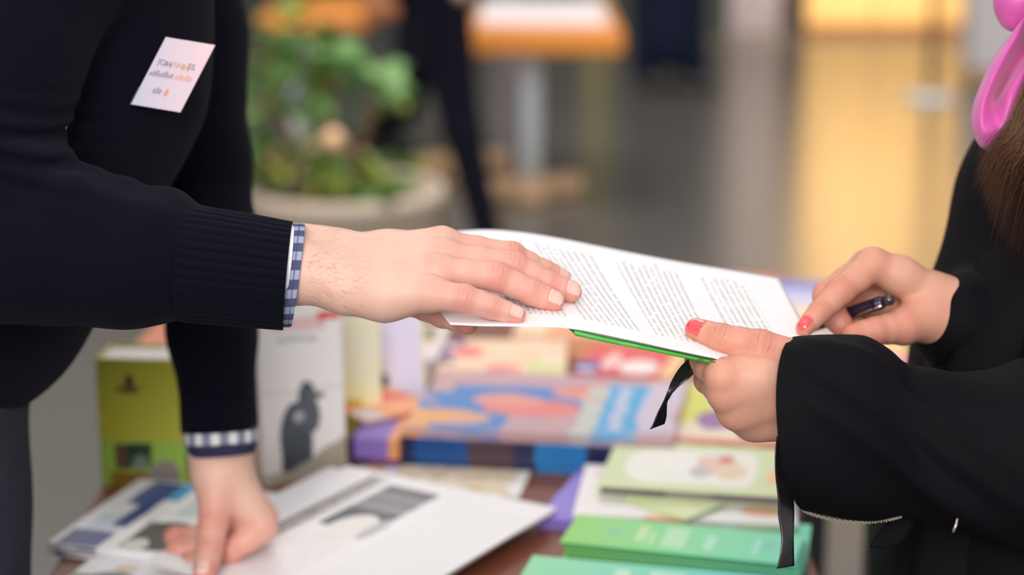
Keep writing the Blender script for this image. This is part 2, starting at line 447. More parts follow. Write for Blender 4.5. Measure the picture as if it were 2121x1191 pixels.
# people further back
def figure(label, mk, legs, hips, chest, head, arms, m_leg, m_top, m_skin, coat=None):
    f = SDF(); f.add([(hips, chest, 0.12, 0.13), (chest, chest*0.7+head*0.3, 0.1, 0.06)], 0.05, 0.04)
    f.add([(head+np.array([0, 0, -0.03]), head+np.array([0, 0, 0.06]), 0.075, 0.09)], 0.04, 0.03)
    for ch in legs: f.add(chain([(q, 0.75*r) for q, r in ch], False), 0.02, 0.03)
    for ch in arms: f.add(chain([(q, 0.72*r) for q, r in ch], False), 0.02, 0.02)
    V, Q = surface(f, 0.016)
    o = quad_mesh('person', V, Q, [m_skin], None, None, {'flush': np.zeros(len(V)), 'crease': np.zeros(len(V))})
    g = SDF()
    for ch in legs: g.add(chain(ch[:-1], False), 0.03, 0.05)
    V, Q = surface(g, 0.014, None, 0); quad_mesh('trousers', V, Q, [m_leg], o)
    g = SDF(); g.add([(hips+np.array([0, 0, -0.02 if coat is None else -coat]), chest, 0.155, 0.16)], 0.05, 0.05)
    for ch in arms: g.add(chain(ch[:-1], False), 0.02, 0.04)
    V, Q = surface(g, 0.014); quad_mesh('coat' if coat else 'jumper', V, Q, [m_top], o)
    for ch in legs:
        g = SDF(); q, r = ch[-1]; g.add([(q, q+np.array([0.13, -0.03, -0.02]), 0.045, 0.036)], 0.01, 0.002)
        V, Q = surface(g, 0.012); quad_mesh('shoe', V, Q, [plain('dark_shoe', srgb(20, 20, 24), 0.4)], o)
    hh = SDF(); hh.add([(head+np.array([-0.01, 0.0, 0.05]), head+np.array([-0.03, 0, 0.02]), 0.1, 0.1)], 0.02, 0.02)
    V, Q = surface(hh, 0.012); quad_mesh('hair', V, Q, [plain('dark_hair', srgb(40, 30, 26), 0.6)], o)
    tag(o, label, 'person'); return o
M_DARKJ = fabric('dark_navy_denim', srgb(16, 15, 26), srgb(24, 24, 40), 500, 0.2)
M_BLUEC = fabric('blue_black_coat', srgb(20, 26, 44), srgb(28, 36, 58), 500, 0.2)
M_SKINF = plain('far_skin', srgb(225, 180, 160), 0.6)
Yw = 5.9
hipw = Py(905, -30, Yw)
kA = Py(955, 260, Yw-0.05); fA = Py(1010, 500, Yw-0.05); kB = Py(830, 220, Yw+0.05); fB = Py(790, 370, Yw+0.3)
z = lambda v, h: np.array([v[0], v[1], h])
figure('person in dark trousers walking past behind the potted tree', None,
       [[(hipw+np.array([0.0, -0.06, 0]), 0.098), (kA, 0.058), (z(fA, 0.11), 0.045), (z(fA, 0.06), 0.045)], [(hipw+np.array([0.0, 0.06, 0]), 0.098), (kB, 0.06), (np.array([fB[0], Yw+0.25, 0.40]), 0.05), (np.array([fB[0]-0.05, Yw+0.26, 0.36]), 0.04)]],
       hipw+np.array([0, 0, 0.06]), hipw+np.array([0.03, 0, 0.5]), hipw+np.array([0.06, 0, 0.85]),
       [[(hipw+np.array([0.03, -0.2, 0.52]), 0.055), (hipw+np.array([-0.08, -0.23, 0.25]), 0.045), (hipw+np.array([0.05, -0.24, 0.05]), 0.035), (hipw+np.array([0.08, -0.24, 0.0]), 0.03)],
        [(hipw+np.array([0.03, 0.2, 0.52]), 0.055), (hipw+np.array([0.1, 0.23, 0.25]), 0.045), (hipw+np.array([0.25, 0.24, 0.1]), 0.035), (hipw+np.array([0.28, 0.24, 0.08]), 0.03)]],
       M_DARKJ, M_DARKJ, M_SKINF)
Ys = 9.6
fx = Pz(1385, 190, 0.0); Ys = fx[1]
hs = np.array([fx[0], Ys, 0.86])
figure('person in a dark blue coat standing by the far dark wall', None,
       [[(hs+np.array([-0.09, 0, 0]), 0.10), (np.array([hs[0]-0.11, Ys, 0.46]), 0.075), (np.array([hs[0]-0.12, Ys, 0.11]), 0.07), (np.array([hs[0]-0.13, Ys-0.02, 0.06]), 0.045)],
        [(hs+np.array([0.09, 0, 0]), 0.10), (np.array([hs[0]+0.10, Ys, 0.46]), 0.075), (np.array([hs[0]+0.12, Ys, 0.11]), 0.07), (np.array([hs[0]+0.06, Ys-0.02, 0.06]), 0.045)]],
       hs, hs+np.array([0, 0, 0.5]), hs+np.array([0, -0.02, 0.82]),
       [[(hs+np.array([s*0.2, 0, 0.52]), 0.06), (hs+np.array([s*0.26, 0, 0.25]), 0.05), (hs+np.array([s*0.25, -0.05, 0.0]), 0.04), (hs+np.array([s*0.25, -0.06, -0.06]), 0.03)] for s in (-1, 1)],
       M_BLUEC, M_BLUEC, M_SKINF, 0.60)
# slim barrier post in front of the counter, pale case at the right
bp = empty('barrier_post', tuple(z(Pz(1925, 205, 0.0), 0.0)))
lathe('base', [(0.12, 0), (0.12, 0.015), (0.03, 0.03)], M_BLUEGREY, bp); tube('post', [(0, 0, 0.02), (0, 0, 0.95)], 0.018, M_BRONZE, bp)
lathe('cap', [(0.02, 0.95), (0.035, 0.96), (0.03, 1.0)], M_BRONZE, bp); tag(bp, 'thin dark barrier post in front of the golden wood counter', 'post')
cs = empty('suitcase', tuple(z(Pz(2060, 165, 0.0), 0.0)))
multi_box('shell', [(-0.16, -0.12, 0.05, 0.2, 0.12, 0.62)], plain('white_case_shell', srgb(216, 212, 214), 0.4), cs, 0.03)
multi_box('handle', [(-0.06, -0.01, 0.60, -0.045, 0.01, 0.95), (0.085, -0.01, 0.60, 0.10, 0.01, 0.95), (-0.06, -0.012, 0.94, 0.10, 0.012, 0.965)], M_BLUEGREY, cs)
for sx in (-0.12, 0.16):
    w = tube('wheel', [(sx, -0.02, 0.03), (sx, 0.02, 0.03)], 0.03, M_BRONZE, cs, 14)
tag(cs, 'pale upright case standing behind the pink scarf', 'suitcase')

# ================================================================== the stand: tables with printed matter
TZ = 0.75
M_TABLE = mat_wood('red_brown_table', srgb(120, 66, 46), srgb(142, 82, 58), 3.0, 0.4)
M_STEEL = plain('table_leg_steel', srgb(70, 70, 74), 0.4, Metallic=0.5)
def stand_table(x0, x1, y0, y1, label):
    t = empty('display_table', ((x0+x1)/2, (y0+y1)/2, 0)); hx = (x1-x0)/2; hy = (y1-y0)/2
    multi_box('tabletop', [(-hx, -hy, TZ-0.03, hx, hy, TZ)], M_TABLE, t, 0.004)
    for sx in (-1, 1):
        for sy in (-1, 1):
            a = np.array([sx*(hx-0.05), sy*(hy-0.05)])
            multi_box('leg', [(a[0]-0.02, a[1]-0.02, 0, a[0]+0.02, a[1]+0.02, TZ-0.03)], M_STEEL, t, 0.003)
    for sy in (-1, 1): multi_box('apron', [(-hx+0.05, sy*(hy-0.05)-0.01, TZ-0.09, hx-0.05, sy*(hy-0.05)+0.01, TZ-0.03)], M_STEEL, t)
    tag(t, label, 'table', 'tables of the book stand'); return t
xr = Pz(1662, 1100, TZ)[0]
stand_table(-0.405, xr, 1.38, 2.055, 'red brown table under the newspapers and the green leaflets')
stand_table(-0.44, 0.47, 2.065, 2.68, 'red brown table at the back under the colourful books')

M_PAGES = NT('page_edges'); _tc = M_PAGES.n('ShaderNodeTexCoord'); _mp = M_PAGES.n('ShaderNodeMapping'); _mp.inputs['Scale'].default_value = (1, 1, 60)
M_PAGES.l(_tc.outputs['Object'], _mp.inputs[0]); _n = M_PAGES.noise(_mp.outputs[0], 30, 2)
M_PAGES.set(Base_Color=M_PAGES.mix(_n, srgb(224, 216, 210), srgb(244, 240, 236)), Roughness=0.8); M_PAGES = M_PAGES.m

def frame_on(O, Pp, Q, z):
    """rectangle lying at height z: corner O, second corner Pp, Q gives the side and depth"""
    o = Pz(O[0], O[1], z); p = Pz(Pp[0], Pp[1], z); q = Pz(Q[0], Q[1], z)
    u = p-o; w = np.linalg.norm(u); u /= w; v = np.array([-u[1], u[0], 0.0]); dpt = np.dot(q-o, v)
    return o, u, v, w, dpt
def flat_item(name, label, cat, O, Pp, Q, z0, h, cover, group=None, style='book', pages=None, rot=0.0, shift=(0, 0), zref=None):
    """a book (boards, spine, page block) or a leaflet (folded sheets) lying flat; local x along O-Pp, y into depth"""
    o, u, v, w, dp = frame_on(O, Pp, Q, (zref if zref else z0+h))
    if dp < 0: o = o+v*dp; dp = -dp
    e = empty(name, (o[0]+shift[0], o[1]+shift[1], z0)); e.rotation_euler = (0, 0, math.atan2(u[1], u[0])+rot)
    if style == 'book':
        c = min(0.0025, h*0.18)
        multi_box('cover', [(0, 0, 0, w, dp, c), (0, 0, h-c, w, dp, h), (0, 0, c, w, c, h-c)], cover, e)
        multi_box('page_block', [(0.003, c, c, w-0.003, dp-0.004, h-c)], pages or M_PAGES, e)
    elif style == 'pagesfront':
        c = min(0.0025, h*0.18)
        multi_box('cover', [(0, 0, 0, w, dp, c), (0, 0, h-c, w, dp, h), (0, dp-c, c, w, dp, h-c)], cover, e)
        multi_box('page_block', [(0.003, 0.003, c, w-0.003, dp-c, h-c)], pages or M_PAGES, e)
    else:
        n = 3; b = []
        multi_box('sheet', [(0, 0, h*0.55, w, dp, h)], cover, e)
        multi_box('inner_sheet', [(0.0005, 0.0006, 0, w-0.0006, dp-0.0005, h*0.45)], pages or cover, e)
    tag(e, label, cat, group); return e
def standing(name, label, cat, A, B, ytop, t, cover, lean=0.06, pages=None, zbase=TZ, axis_cover=None, group=None):
    """an upright book: A,B pixels of the bottom edge on the table, ytop pixel row of the top edge"""
    a = Pz(A[0], A[1], zbase); b = Pz(B[0], B[1], zbase); u = b-a; w = np.linalg.norm(u); u /= w
    top = Py(A[0], ytop, a[1]); h = (top[2]-zbase)/math.cos(lean)
    e = empty(name, tuple(a)); e.rotation_euler = (-lean, 0, math.atan2(u[1], u[0]))
    c = 0.0018
    multi_box('cover', [(0, 0, 0, w, c, h), (0, t-c, 0, w, t, h), (0, c, 0, c, t-c, h)], cover, e)
    multi_box('page_block', [(c, c, 0.003, w-0.003, t-c, h-0.003)], pages or M_PAGES, e)
    tag(e, label, cat, group); return e
W = srgb(243, 242, 244)
# --- left magazine with blue bars, and the pale one in front of it
mg = printed('magazine_blue_bars', W, [('r', .03, .0, .22, .22, srgb(84, 92, 140)), ('r', .06, .22, .22, .45, srgb(206, 218, 232)), ('r', .16, .30, .235, .98, srgb(58, 78, 140)), ('r', .09, .62, .16, .98, srgb(84, 100, 156)),
     ('r', .235, .72, .30, .98, srgb(70, 168, 220)), ('r', .30, .05, .60, .42, srgb(120, 116, 116)), ('e', .42, .25, .12, .2, srgb(66, 60, 62)), ('e', .36, .1, .05, .08, srgb(220, 218, 216)), ('r', .36, .52, .62, .95, srgb(206, 216, 216)), ('e', .5, .75, .1, .12, srgb(160, 176, 172)),
     ('r', .84, .55, .99, .99, srgb(74, 146, 186))], distort=0.03)
flat_item('magazine', 'magazine with blue bars and photos on its cover at the left table edge', 'magazine', (99, 1123), (560, 1178), (259, 987), TZ, 0.012, mg, pages=plain('brown_page_edge', srgb(96, 62, 54), 0.8))
mg2 = printed('magazine_grey_photo', srgb(232, 233, 238), [('r', 0, .0, .35, .72, srgb(150, 152, 146)), ('e', .2, .5, .16, .3, srgb(120, 126, 120)), ('e', .22, .86, .06, .06, srgb(214, 196, 178)), ('r', .6, .2, .95, .7, srgb(180, 184, 186))], distort=0.05)
flat_item('magazine', 'white magazine with a grey photo, foremost at the bottom left', 'magazine', (40, 1275), (480, 1325), (140, 1146), TZ, 0.006, mg2)
# --- newsletters: white sheets fanned out
def newsletter_mat():
    m = printed('newsletter_front', W, [('r', .17, .08, .235, .98, srgb(226, 220, 222)), ('r', .165, .08, .186, .98, srgb(48, 44, 50)), ('t', .190, .1, .226, .96, 40, srgb(30, 27, 32)), ('r', .229, .08, .240, .98, srgb(66, 60, 66)),
      ('r', .29, .52, .53, .93, srgb(146, 146, 152)), ('r', .29, .86, .53, .93, srgb(112, 110, 116)), ('r', .29, .78, .53, .80, srgb(110, 108, 114)), ('r', .29, .52, .53, .70, srgb(84, 90, 100)), ('e', .43, .53, .09, .13, srgb(238, 234, 230)), ('e', .52, .56, .03, .10, srgb(190, 190, 190)),
      ('t', .60, .12, .98, .9, 34, srgb(236, 236, 238)), ('t', .29, .1, .53, .46, 16, srgb(230, 230, 233)), ('e', .09, .5, .03, .02, srgb(220, 180, 184)), ('r', .82, .10, .88, .2, srgb(70, 66, 72)), ('r', .05, .3, .09, .44, srgb(214, 212, 214))])
    return m
NM = newsletter_mat()
NB = printed('newsletter_back', W, [('t', .05, .05, .95, .9, 40, srgb(228, 227, 230)), ('r', .83, .62, .93, .72, srgb(168, 140, 146))])
_nl = ['bottom sheet of the fanned white newsletters', 'second sheet from the bottom of the fanned white newsletters', 'white newsletter sheet just under the top one', 'top white newsletter with a dark heading bar and a grey photo']
for i in range(4):
    e = flat_item('newsletter', _nl[i], 'newsletter', (715, 992), (1145, 1083), (452, 1225), TZ+0.0125*0+0.002+i*0.0016, 0.0014, NM if i == 3 else NB, 'newsletters on the table', 'leaf', M_PAGES, rot=(0.012, 0.03, -0.03, 0)[i], shift=((0.006, 0.002), (-0.008, -0.004), (-0.004, 0.003), (0, 0))[i])
    e.location.z += 0.0125 if i == 0 else 0.0125
# --- beige mosaic leaflet
bg = printed('mosaic_leaflet', srgb(238, 222, 196), [('n', 9, .56, srgb(214, 176, 128)), ('n', 14, .60, srgb(196, 196, 176)), ('n', 22, .64, srgb(246, 240, 236)), ('r', .16, .55, .24, .99, srgb(226, 232, 244)), ('r', .93, 0, 1, 1, srgb(244, 242, 242))], distort=0.1)
flat_item('leaflet', 'beige patterned leaflet behind the white newsletters', 'leaflet', (712, 1010), (1075, 1030), (742, 957), TZ, 0.003, bg, None, 'leaf')
# --- purple leaflets, white booklet, pale green book
pu = printed('purple_leaflet', srgb(146, 126, 216), [('e', .36, .42, .08, .05, srgb(236, 178, 206)), ('r', .0, .9, 1, 1, srgb(120, 100, 200))])
for i in range(3):
    flat_item('leaflet', ('violet leaflet at the bottom of its pile', 'violet leaflet in the middle of its pile', 'topmost violet leaflet with a small pink mark')[i], 'leaflet', (1112, 1070), (1300, 1092), (1166, 948), TZ+i*0.004, 0.0035, pu, 'violet leaflets', 'leaf', zref=TZ+0.0115, rot=(0.03, -0.02, 0)[i])
wp = printed('white_pink_booklet', srgb(246, 242, 242), [('r', .32, .0, .5, .06, srgb(250, 200, 170)), ('e', .1, .8, .04, .05, srgb(236, 190, 190)), ('e', .85, .2, .1, .1, srgb(244, 196, 170)), ('r', .7, .5, .99, .9, srgb(216, 226, 150))])
flat_item('booklet', 'white booklet under the pale green book', 'booklet', (1186, 1066), (1652, 1086), (1212, 962), TZ, 0.020, wp, None, 'pagesfront', pages=printed('pink_page_edges', srgb(240, 226, 222), [('r', .33, 0, .5, 1, srgb(250, 205, 176)), ('r', .74, 0, 1, 1, srgb(246, 214, 196))], 'XZ'))
flat_item('leaflet', 'pale green leaflet corner sticking out under the pale green book', 'leaflet', (1428, 1079), (1590, 1012), (1330, 1020), TZ+0.0205, 0.002, printed('pale_green_leaflet', srgb(220, 232, 178), [('r', .1, .1, .6, .6, srgb(226, 236, 190)), ('r', 0, 0, 1, .06, srgb(120, 140, 120)), ('r', .62, .5, .9, .8, srgb(246, 176, 120))]), None, 'leaf')
pgb = printed('pale_green_cover', srgb(220, 232, 186), [('r', .22, .12, .74, .86, srgb(246, 246, 236)), ('e', .24, .49, .14, .37, srgb(246, 246, 236)), ('e', .74, .49, .06, .37, srgb(246, 244, 234)), ('e', .56, .55, .14, .2, srgb(242, 206, 196)), ('e', .66, .45, .08, .18, srgb(240, 216, 186)), ('e', .5, .4, .06, .12, srgb(206, 200, 206)), ('e', .62, .7, .04, .08, srgb(222, 120, 110)), ('e', .9, .36, .05, .14, srgb(250, 200, 150)), ('e', .38, .6, .1, .2, srgb(250, 248, 244))], distort=0.04)
flat_item('book', 'pale green picture book with an oval white panel, on the white booklet', 'book', (1237, 1004), (1642, 1030), (1268, 910), TZ+0.0228, 0.011, pgb, None, 'pagesfront', pages=printed('violet_page_edges', srgb(112, 92, 120), [('r', .0, 0, .35, 1, srgb(96, 74, 96)), ('r', .35, 0, .6, 1, srgb(150, 128, 140))], 'XZ'))
# --- green leaflet piles
gt = printed('green_leaflet_top', srgb(150, 216, 110), [('r', .30, .25, .345, .8, srgb(196, 232, 176)), ('r', .36, .2, .385, .6, srgb(190, 232, 176)), ('r', .42, .15, .52, .85, srgb(186, 234, 190)), ('r', .60, .2, .645, .7, srgb(180, 236, 208)), ('e', .2, .5, .035, .12, srgb(130, 210, 170)), ('e', .82, .45, .012, .3, srgb(170, 236, 216)), ('e', .87, .5, .03, .2, srgb(120, 214, 186))], grad=('u', srgb(126, 228, 196)))
ge = plain('green_leaflet_edges', srgb(66, 142, 92), 0.6)
for i in range(8):
    last = i == 7
    flat_item('leaflet', 'topmost light green leaflet of the right pile' if last else 'green leaflet inside the pile under the light green one', 'leaflet', (1160, 1120), (1645, 1168), (1186, 1064), TZ+i*0.0042, 0.0038, gt, 'green leaflets in the right pile', 'leaf', ge, zref=TZ+0.0332, rot=0 if last else random.uniform(-.012, .012), shift=(0, 0) if last else (random.uniform(0.001, .006), random.uniform(0.0005, .003)))
gt2 = printed('mint_leaflet_top', srgb(150, 226, 176), [('r', .36, .3, .42, .7, srgb(200, 240, 210)), ('r', .5, .3, .64, .75, srgb(190, 240, 214))], grad=('u', srgb(110, 216, 218)))
for i in range(6):
    last = i == 5
    flat_item('leaflet', 'topmost mint leaflet of the pile at the bottom edge' if last else 'green leaflet inside the pile under the mint one', 'leaflet', (1078, 1192), (1600, 1240), (1128, 1152), TZ+i*0.0042, 0.0038, gt2, 'mint leaflets in the front pile', 'leaf', ge, zref=TZ+0.0248, shift=(0, 0) if last else (random.uniform(0.001, .004), random.uniform(-.001, .002)))
e = flat_item('leaflet', 'mint leaflet sticking out to the right of the green pile', 'leaflet', (1480, 1150), (1672, 1163), (1490, 1075), TZ, 0.012, printed('mint_leaflet_side', srgb(116, 222, 186), [('r', .0, .9, 1, 1, srgb(140, 230, 200))]), None, 'leaf')

# --- upright books
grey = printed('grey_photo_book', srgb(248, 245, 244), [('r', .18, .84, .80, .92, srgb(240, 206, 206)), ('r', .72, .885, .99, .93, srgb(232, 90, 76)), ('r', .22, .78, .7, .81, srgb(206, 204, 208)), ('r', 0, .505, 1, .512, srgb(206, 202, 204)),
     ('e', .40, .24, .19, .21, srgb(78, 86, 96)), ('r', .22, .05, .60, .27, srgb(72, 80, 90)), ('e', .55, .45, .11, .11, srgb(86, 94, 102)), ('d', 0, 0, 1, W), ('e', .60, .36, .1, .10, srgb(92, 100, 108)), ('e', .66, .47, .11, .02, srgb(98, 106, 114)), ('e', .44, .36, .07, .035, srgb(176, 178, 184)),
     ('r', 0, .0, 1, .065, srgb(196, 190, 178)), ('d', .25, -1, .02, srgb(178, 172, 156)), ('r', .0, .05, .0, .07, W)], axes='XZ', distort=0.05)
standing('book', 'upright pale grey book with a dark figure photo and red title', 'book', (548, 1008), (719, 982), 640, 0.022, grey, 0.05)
ol = printed('olive_book_cover', srgb(186, 186, 60), [('r', 0, 0, 1, .36, srgb(160, 196, 80)), ('e', .34, .80, .045, .08, srgb(66, 66, 44)), ('e', .32, .76, .13, .03, srgb(106, 106, 40)), ('r', .16, .14, .30, .34, srgb(104, 76, 58)), ('r', .28, .16, .54, .34, srgb(34, 70, 48)), ('e', .42, .19, .09, .06, srgb(120, 140, 122)), ('r', .1, .0, .6, .12, srgb(142, 112, 38)), ('e', .68, .11, .16, .10, srgb(146, 138, 136)), ('r', .90, .12, 1, .30, srgb(40, 100, 84)), ('r', .9, 0, 1, .1, srgb(166, 124, 40))], axes='XZ', distort=0.05)
standing('book', 'thick upright olive green book with white page tops', 'book', (211, 1006), (408, 1012), 742, 0.055, ol, 0.0)
ye = printed('yellow_book_cover', srgb(252, 247, 196), [('d', -1, .35, -.30, srgb(250, 200, 40)), ('d', 1, .55, 1.35, srgb(238, 226, 240)), ('d', 1, 1.2, 1.45, srgb(246, 244, 214)), ('r', .72, .0, .86, .34, srgb(226, 202, 40)), ('r', .0, .66, .28, 1, srgb(222, 236, 226))], axes='XZ', distort=0.02)
standing('book', 'upright pale yellow book behind the grey photo book', 'book', (520, 925), (792, 912), 672, 0.012, ye, 0.12)
li = printed('lilac_cover', srgb(230, 224, 250), [('r', 0, 0, .1, .55, srgb(246, 216, 190)), ('e', .06, .38, .10, .07, srgb(70, 60, 66)), ('r', .9, .3, 1, 1, srgb(240, 230, 214))], axes='XZ')
standing('leaflet', 'upright lilac leaflet right of the pale yellow book', 'leaflet', (795, 880), (885, 876), 664, 0.004, li, 0.35)
# --- pile of thick programmes with a banded spine
def spine_mat(i):
    return printed('programme_cover_%d' % i, srgb(30, 40, 86), [('r', .05, -.1, .25, 1.1, srgb(14, 84, 156)), ('r', .25, -.1, .42, 1.1, srgb(86, 62, 74)), ('r', .50, -.1, .69, 1.1, srgb(40, 138, 208)), ('r', .78, -.1, .86, 1.1, srgb(120, 112, 150)), ('r', .9, -.1, 1.1, 1.1, srgb(40, 44, 60))], rough=0.35)
topm = printed('programme_front', srgb(206, 168, 176), [('r', 0, .0, .36, .62, srgb(84, 142, 210)), ('r', .1, .35, .62, .75, srgb(88, 140, 208)), ('e', .44, .40, .18, .14, srgb(240, 138, 134)), ('e', .33, .52, .14, .1, srgb(240, 160, 150)), ('e', .7, .7, .2, .14, srgb(236, 148, 140)), ('r', .62, .0, .70, .8, srgb(206, 212, 206)), ('r', .70, 0, .86, .85, srgb(86, 178, 232)), ('r', .745, .1, .80, .8, srgb(196, 206, 232)), ('r', .86, .1, .99, .95, srgb(216, 204, 226)), ('e', .08, .2, .22, .12, srgb(246, 178, 116)), ('r', 0, 0, .08, .12, srgb(240, 170, 110)), ('n', 7, .63, srgb(230, 176, 160))], distort=0.12, rough=0.35)
for i in range(4):
    flat_item('programme_book', ('lowest thick programme book of the banded blue pile', 'second programme book from the bottom of the banded blue pile', 'programme book just under the top of the banded blue pile', 'top programme book with a blue, orange and pink cover')[i], 'book', (835, 884), (1395, 912), (905, 765), TZ+i*0.0105, 0.0102, topm if i == 3 else spine_mat(i), 'banded programme books', 'book', zref=TZ+0.0417, shift=(random.uniform(-.003, .003), random.uniform(-.001, .003)))
pb = printed('violet_spine_book', srgb(142, 118, 200), [('r', 0, -.1, .1, 1.1, srgb(60, 40, 110)), ('r', .78, -.1, 1.1, 1.1, srgb(240, 164, 110))])
for i in range(3):
    flat_item('book', ('lowest book of the small violet pile', 'middle book of the small violet pile', 'top violet book with a grey and orange corner')[i], 'book', (724, 905), (826, 910), (765, 838), TZ+i*0.011, 0.0106, pb if i else printed('dark_violet_book', srgb(58, 48, 92), [('r', .4, -.1, 1.1, 1.1, srgb(120, 58, 108))]), 'small violet pile', 'book', zref=TZ+0.0326)
flat_item('leaflet', 'orange and red leaflet lying on the violet pile', 'leaflet', (760, 872), (905, 840), (800, 798), TZ+0.034, 0.004, printed('orange_red_leaflet', srgb(246, 166, 110), [('r', .0, .5, 1, 1, srgb(240, 110, 104)), ('r', 0, 0, .3, .4, srgb(220, 214, 218)), ('d', 1, 1, 1.6, srgb(250, 190, 140))], distort=.1), None, 'leaf')
# --- books further back
def back_book(label, A, B, C, z0, h, base, shapes, kind='book'):
    flat_item('book', label, 'book', A, B, C, z0, h, printed('cover_'+label.split()[0]+str(random.randint(0, 9999)), base, shapes, distort=0.08), 'books at the back of the stand', 'book')
back_book('peach book with pink lettering at the back of the stand', (905, 775), (1172, 778), (925, 702), TZ, 0.03, srgb(250, 214, 180), [('r', 0, .3, .16, 1, srgb(118, 84, 150)), ('e', .2, .6, .12, .2, srgb(246, 130, 130)), ('r', .72, .1, .98, .4, srgb(206, 226, 140)), ('e', .5, .15, .14, .12, srgb(244, 140, 140)), ('n', 4, .58, srgb(250, 226, 200))])
back_book('red and white book at the back beside the peach one', (1185, 768), (1395, 784), (1205, 712), TZ, 0.032, srgb(238, 96, 96), [('e', .6, .3, .2, .26, srgb(250, 240, 238)), ('r', 0, 0, .22, .4, srgb(88, 80, 160)), ('r', .02, .0, .2, .2, srgb(196, 206, 240)), ('e', .3, .45, .08, .3, srgb(250, 214, 210)), ('r', .85, 0, 1, 1, srgb(250, 206, 150))])
back_book('white book with a pale cover behind the hand and thumb', (700, 742), (905, 746), (740, 668), TZ, 0.03, srgb(240, 232, 234), [('r', .2, .5, .9, .9, srgb(150, 140, 90)), ('n', 5, .6, srgb(246, 206, 190))])
back_book('salmon orange book at the far end under the sheet', (1060, 692), (1400, 706), (1080, 648), TZ, 0.03, srgb(250, 186, 146), [('r', .3, .2, .9, .8, srgb(248, 160, 124)), ('r', 0, 0, .2, 1, srgb(250, 224, 190))])
back_book('brown red book behind the thick olive book', (238, 752), (345, 755), (278, 664), TZ, 0.03, srgb(206, 124, 92), [('r', .6, .0, 1, .5, srgb(246, 206, 200)), ('r', .6, .6, 1, 1, srgb(186, 214, 140))])
back_book('white book with red print behind the olive book and the far sleeve', (330, 765), (560, 770), (352, 690), TZ, 0.032, srgb(244, 226, 226), [('r', .7, .1, .95, .9, srgb(206, 226, 226)), ('n', 6, .6, srgb(240, 170, 170))])
back_book('yellow and violet flower patterned book under the gripping hand', (1395, 912), (1640, 925), (1425, 790), TZ+0.018, 0.014, srgb(246, 226, 206), [('r', 0, .3, .25, .95, srgb(222, 224, 110)), ('e', .32, .36, .17, .16, srgb(160, 118, 168)), ('e', .62, .2, .1, .12, srgb(190, 140, 186)), ('e', .5, .65, .2, .12, srgb(248, 214, 130)), ('e', .85, .3, .12, .2, srgb(248, 180, 190)), ('r', .25, .7, 1, 1, srgb(206, 226, 236)), ('r', 0, 0, 1, .05, srgb(236, 110, 70))])
back_book('dark book supporting the flower patterned one', (1398, 926), (1630, 940), (1428, 800), TZ, 0.017, srgb(54, 52, 66), [('r', .2, -.1, .35, 1.1, srgb(236, 110, 70))])
back_book('pink and yellow book at the far right behind the black sleeve', (1640, 790), (1890, 800), (1655, 690), TZ, 0.03, srgb(250, 214, 150), [('r', .4, .0, 1, .6, srgb(244, 150, 190)), ('r', .0, .6, .6, 1, srgb(226, 222, 244))])
back_book('blue violet book at the far end beyond the sheet corner', (1570, 655), (1790, 668), (1580, 578), TZ, 0.03, srgb(206, 204, 236), [('r', 0, .75, 1, 1, srgb(128, 130, 214)), ('r', .3, 0, .9, .35, srgb(250, 224, 190))])
back_book('orange red book at the far end beyond the paper edge', (1490, 606), (1600, 612), (1505, 566), TZ, 0.025, srgb(240, 120, 84), [('r', .1, .1, .6, .5, srgb(246, 150, 110))])

# ================================================================== things held in the hands
# sheet of text
near = [(933, 672, -30), (1000, 675, -30), (1080, 676, -30), (1180, 680, -30), (1300, 703, -29), (1400, 725, -27), (1510, 748, -22), (1640, 774, -8), (1743, 793, 2)]
far = [(805, 492, 166), (900, 482, 166), (990, 475, 166), (1060, 478, 166), (1150, 491, 166), (1290, 519, 166), (1400, 540, 168), (1510, 558, 170), (1613, 575, 172)]
NS, NV = 81, 33
A = spline([Po(*q) for q in near], NS); B = spline([Po(*q) for q in far], NS)
tt = np.linspace(0, 1, NV)
G = A[:, None, :]*(1-tt)[None, :, None]+B[:, None, :]*tt[None, :, None]
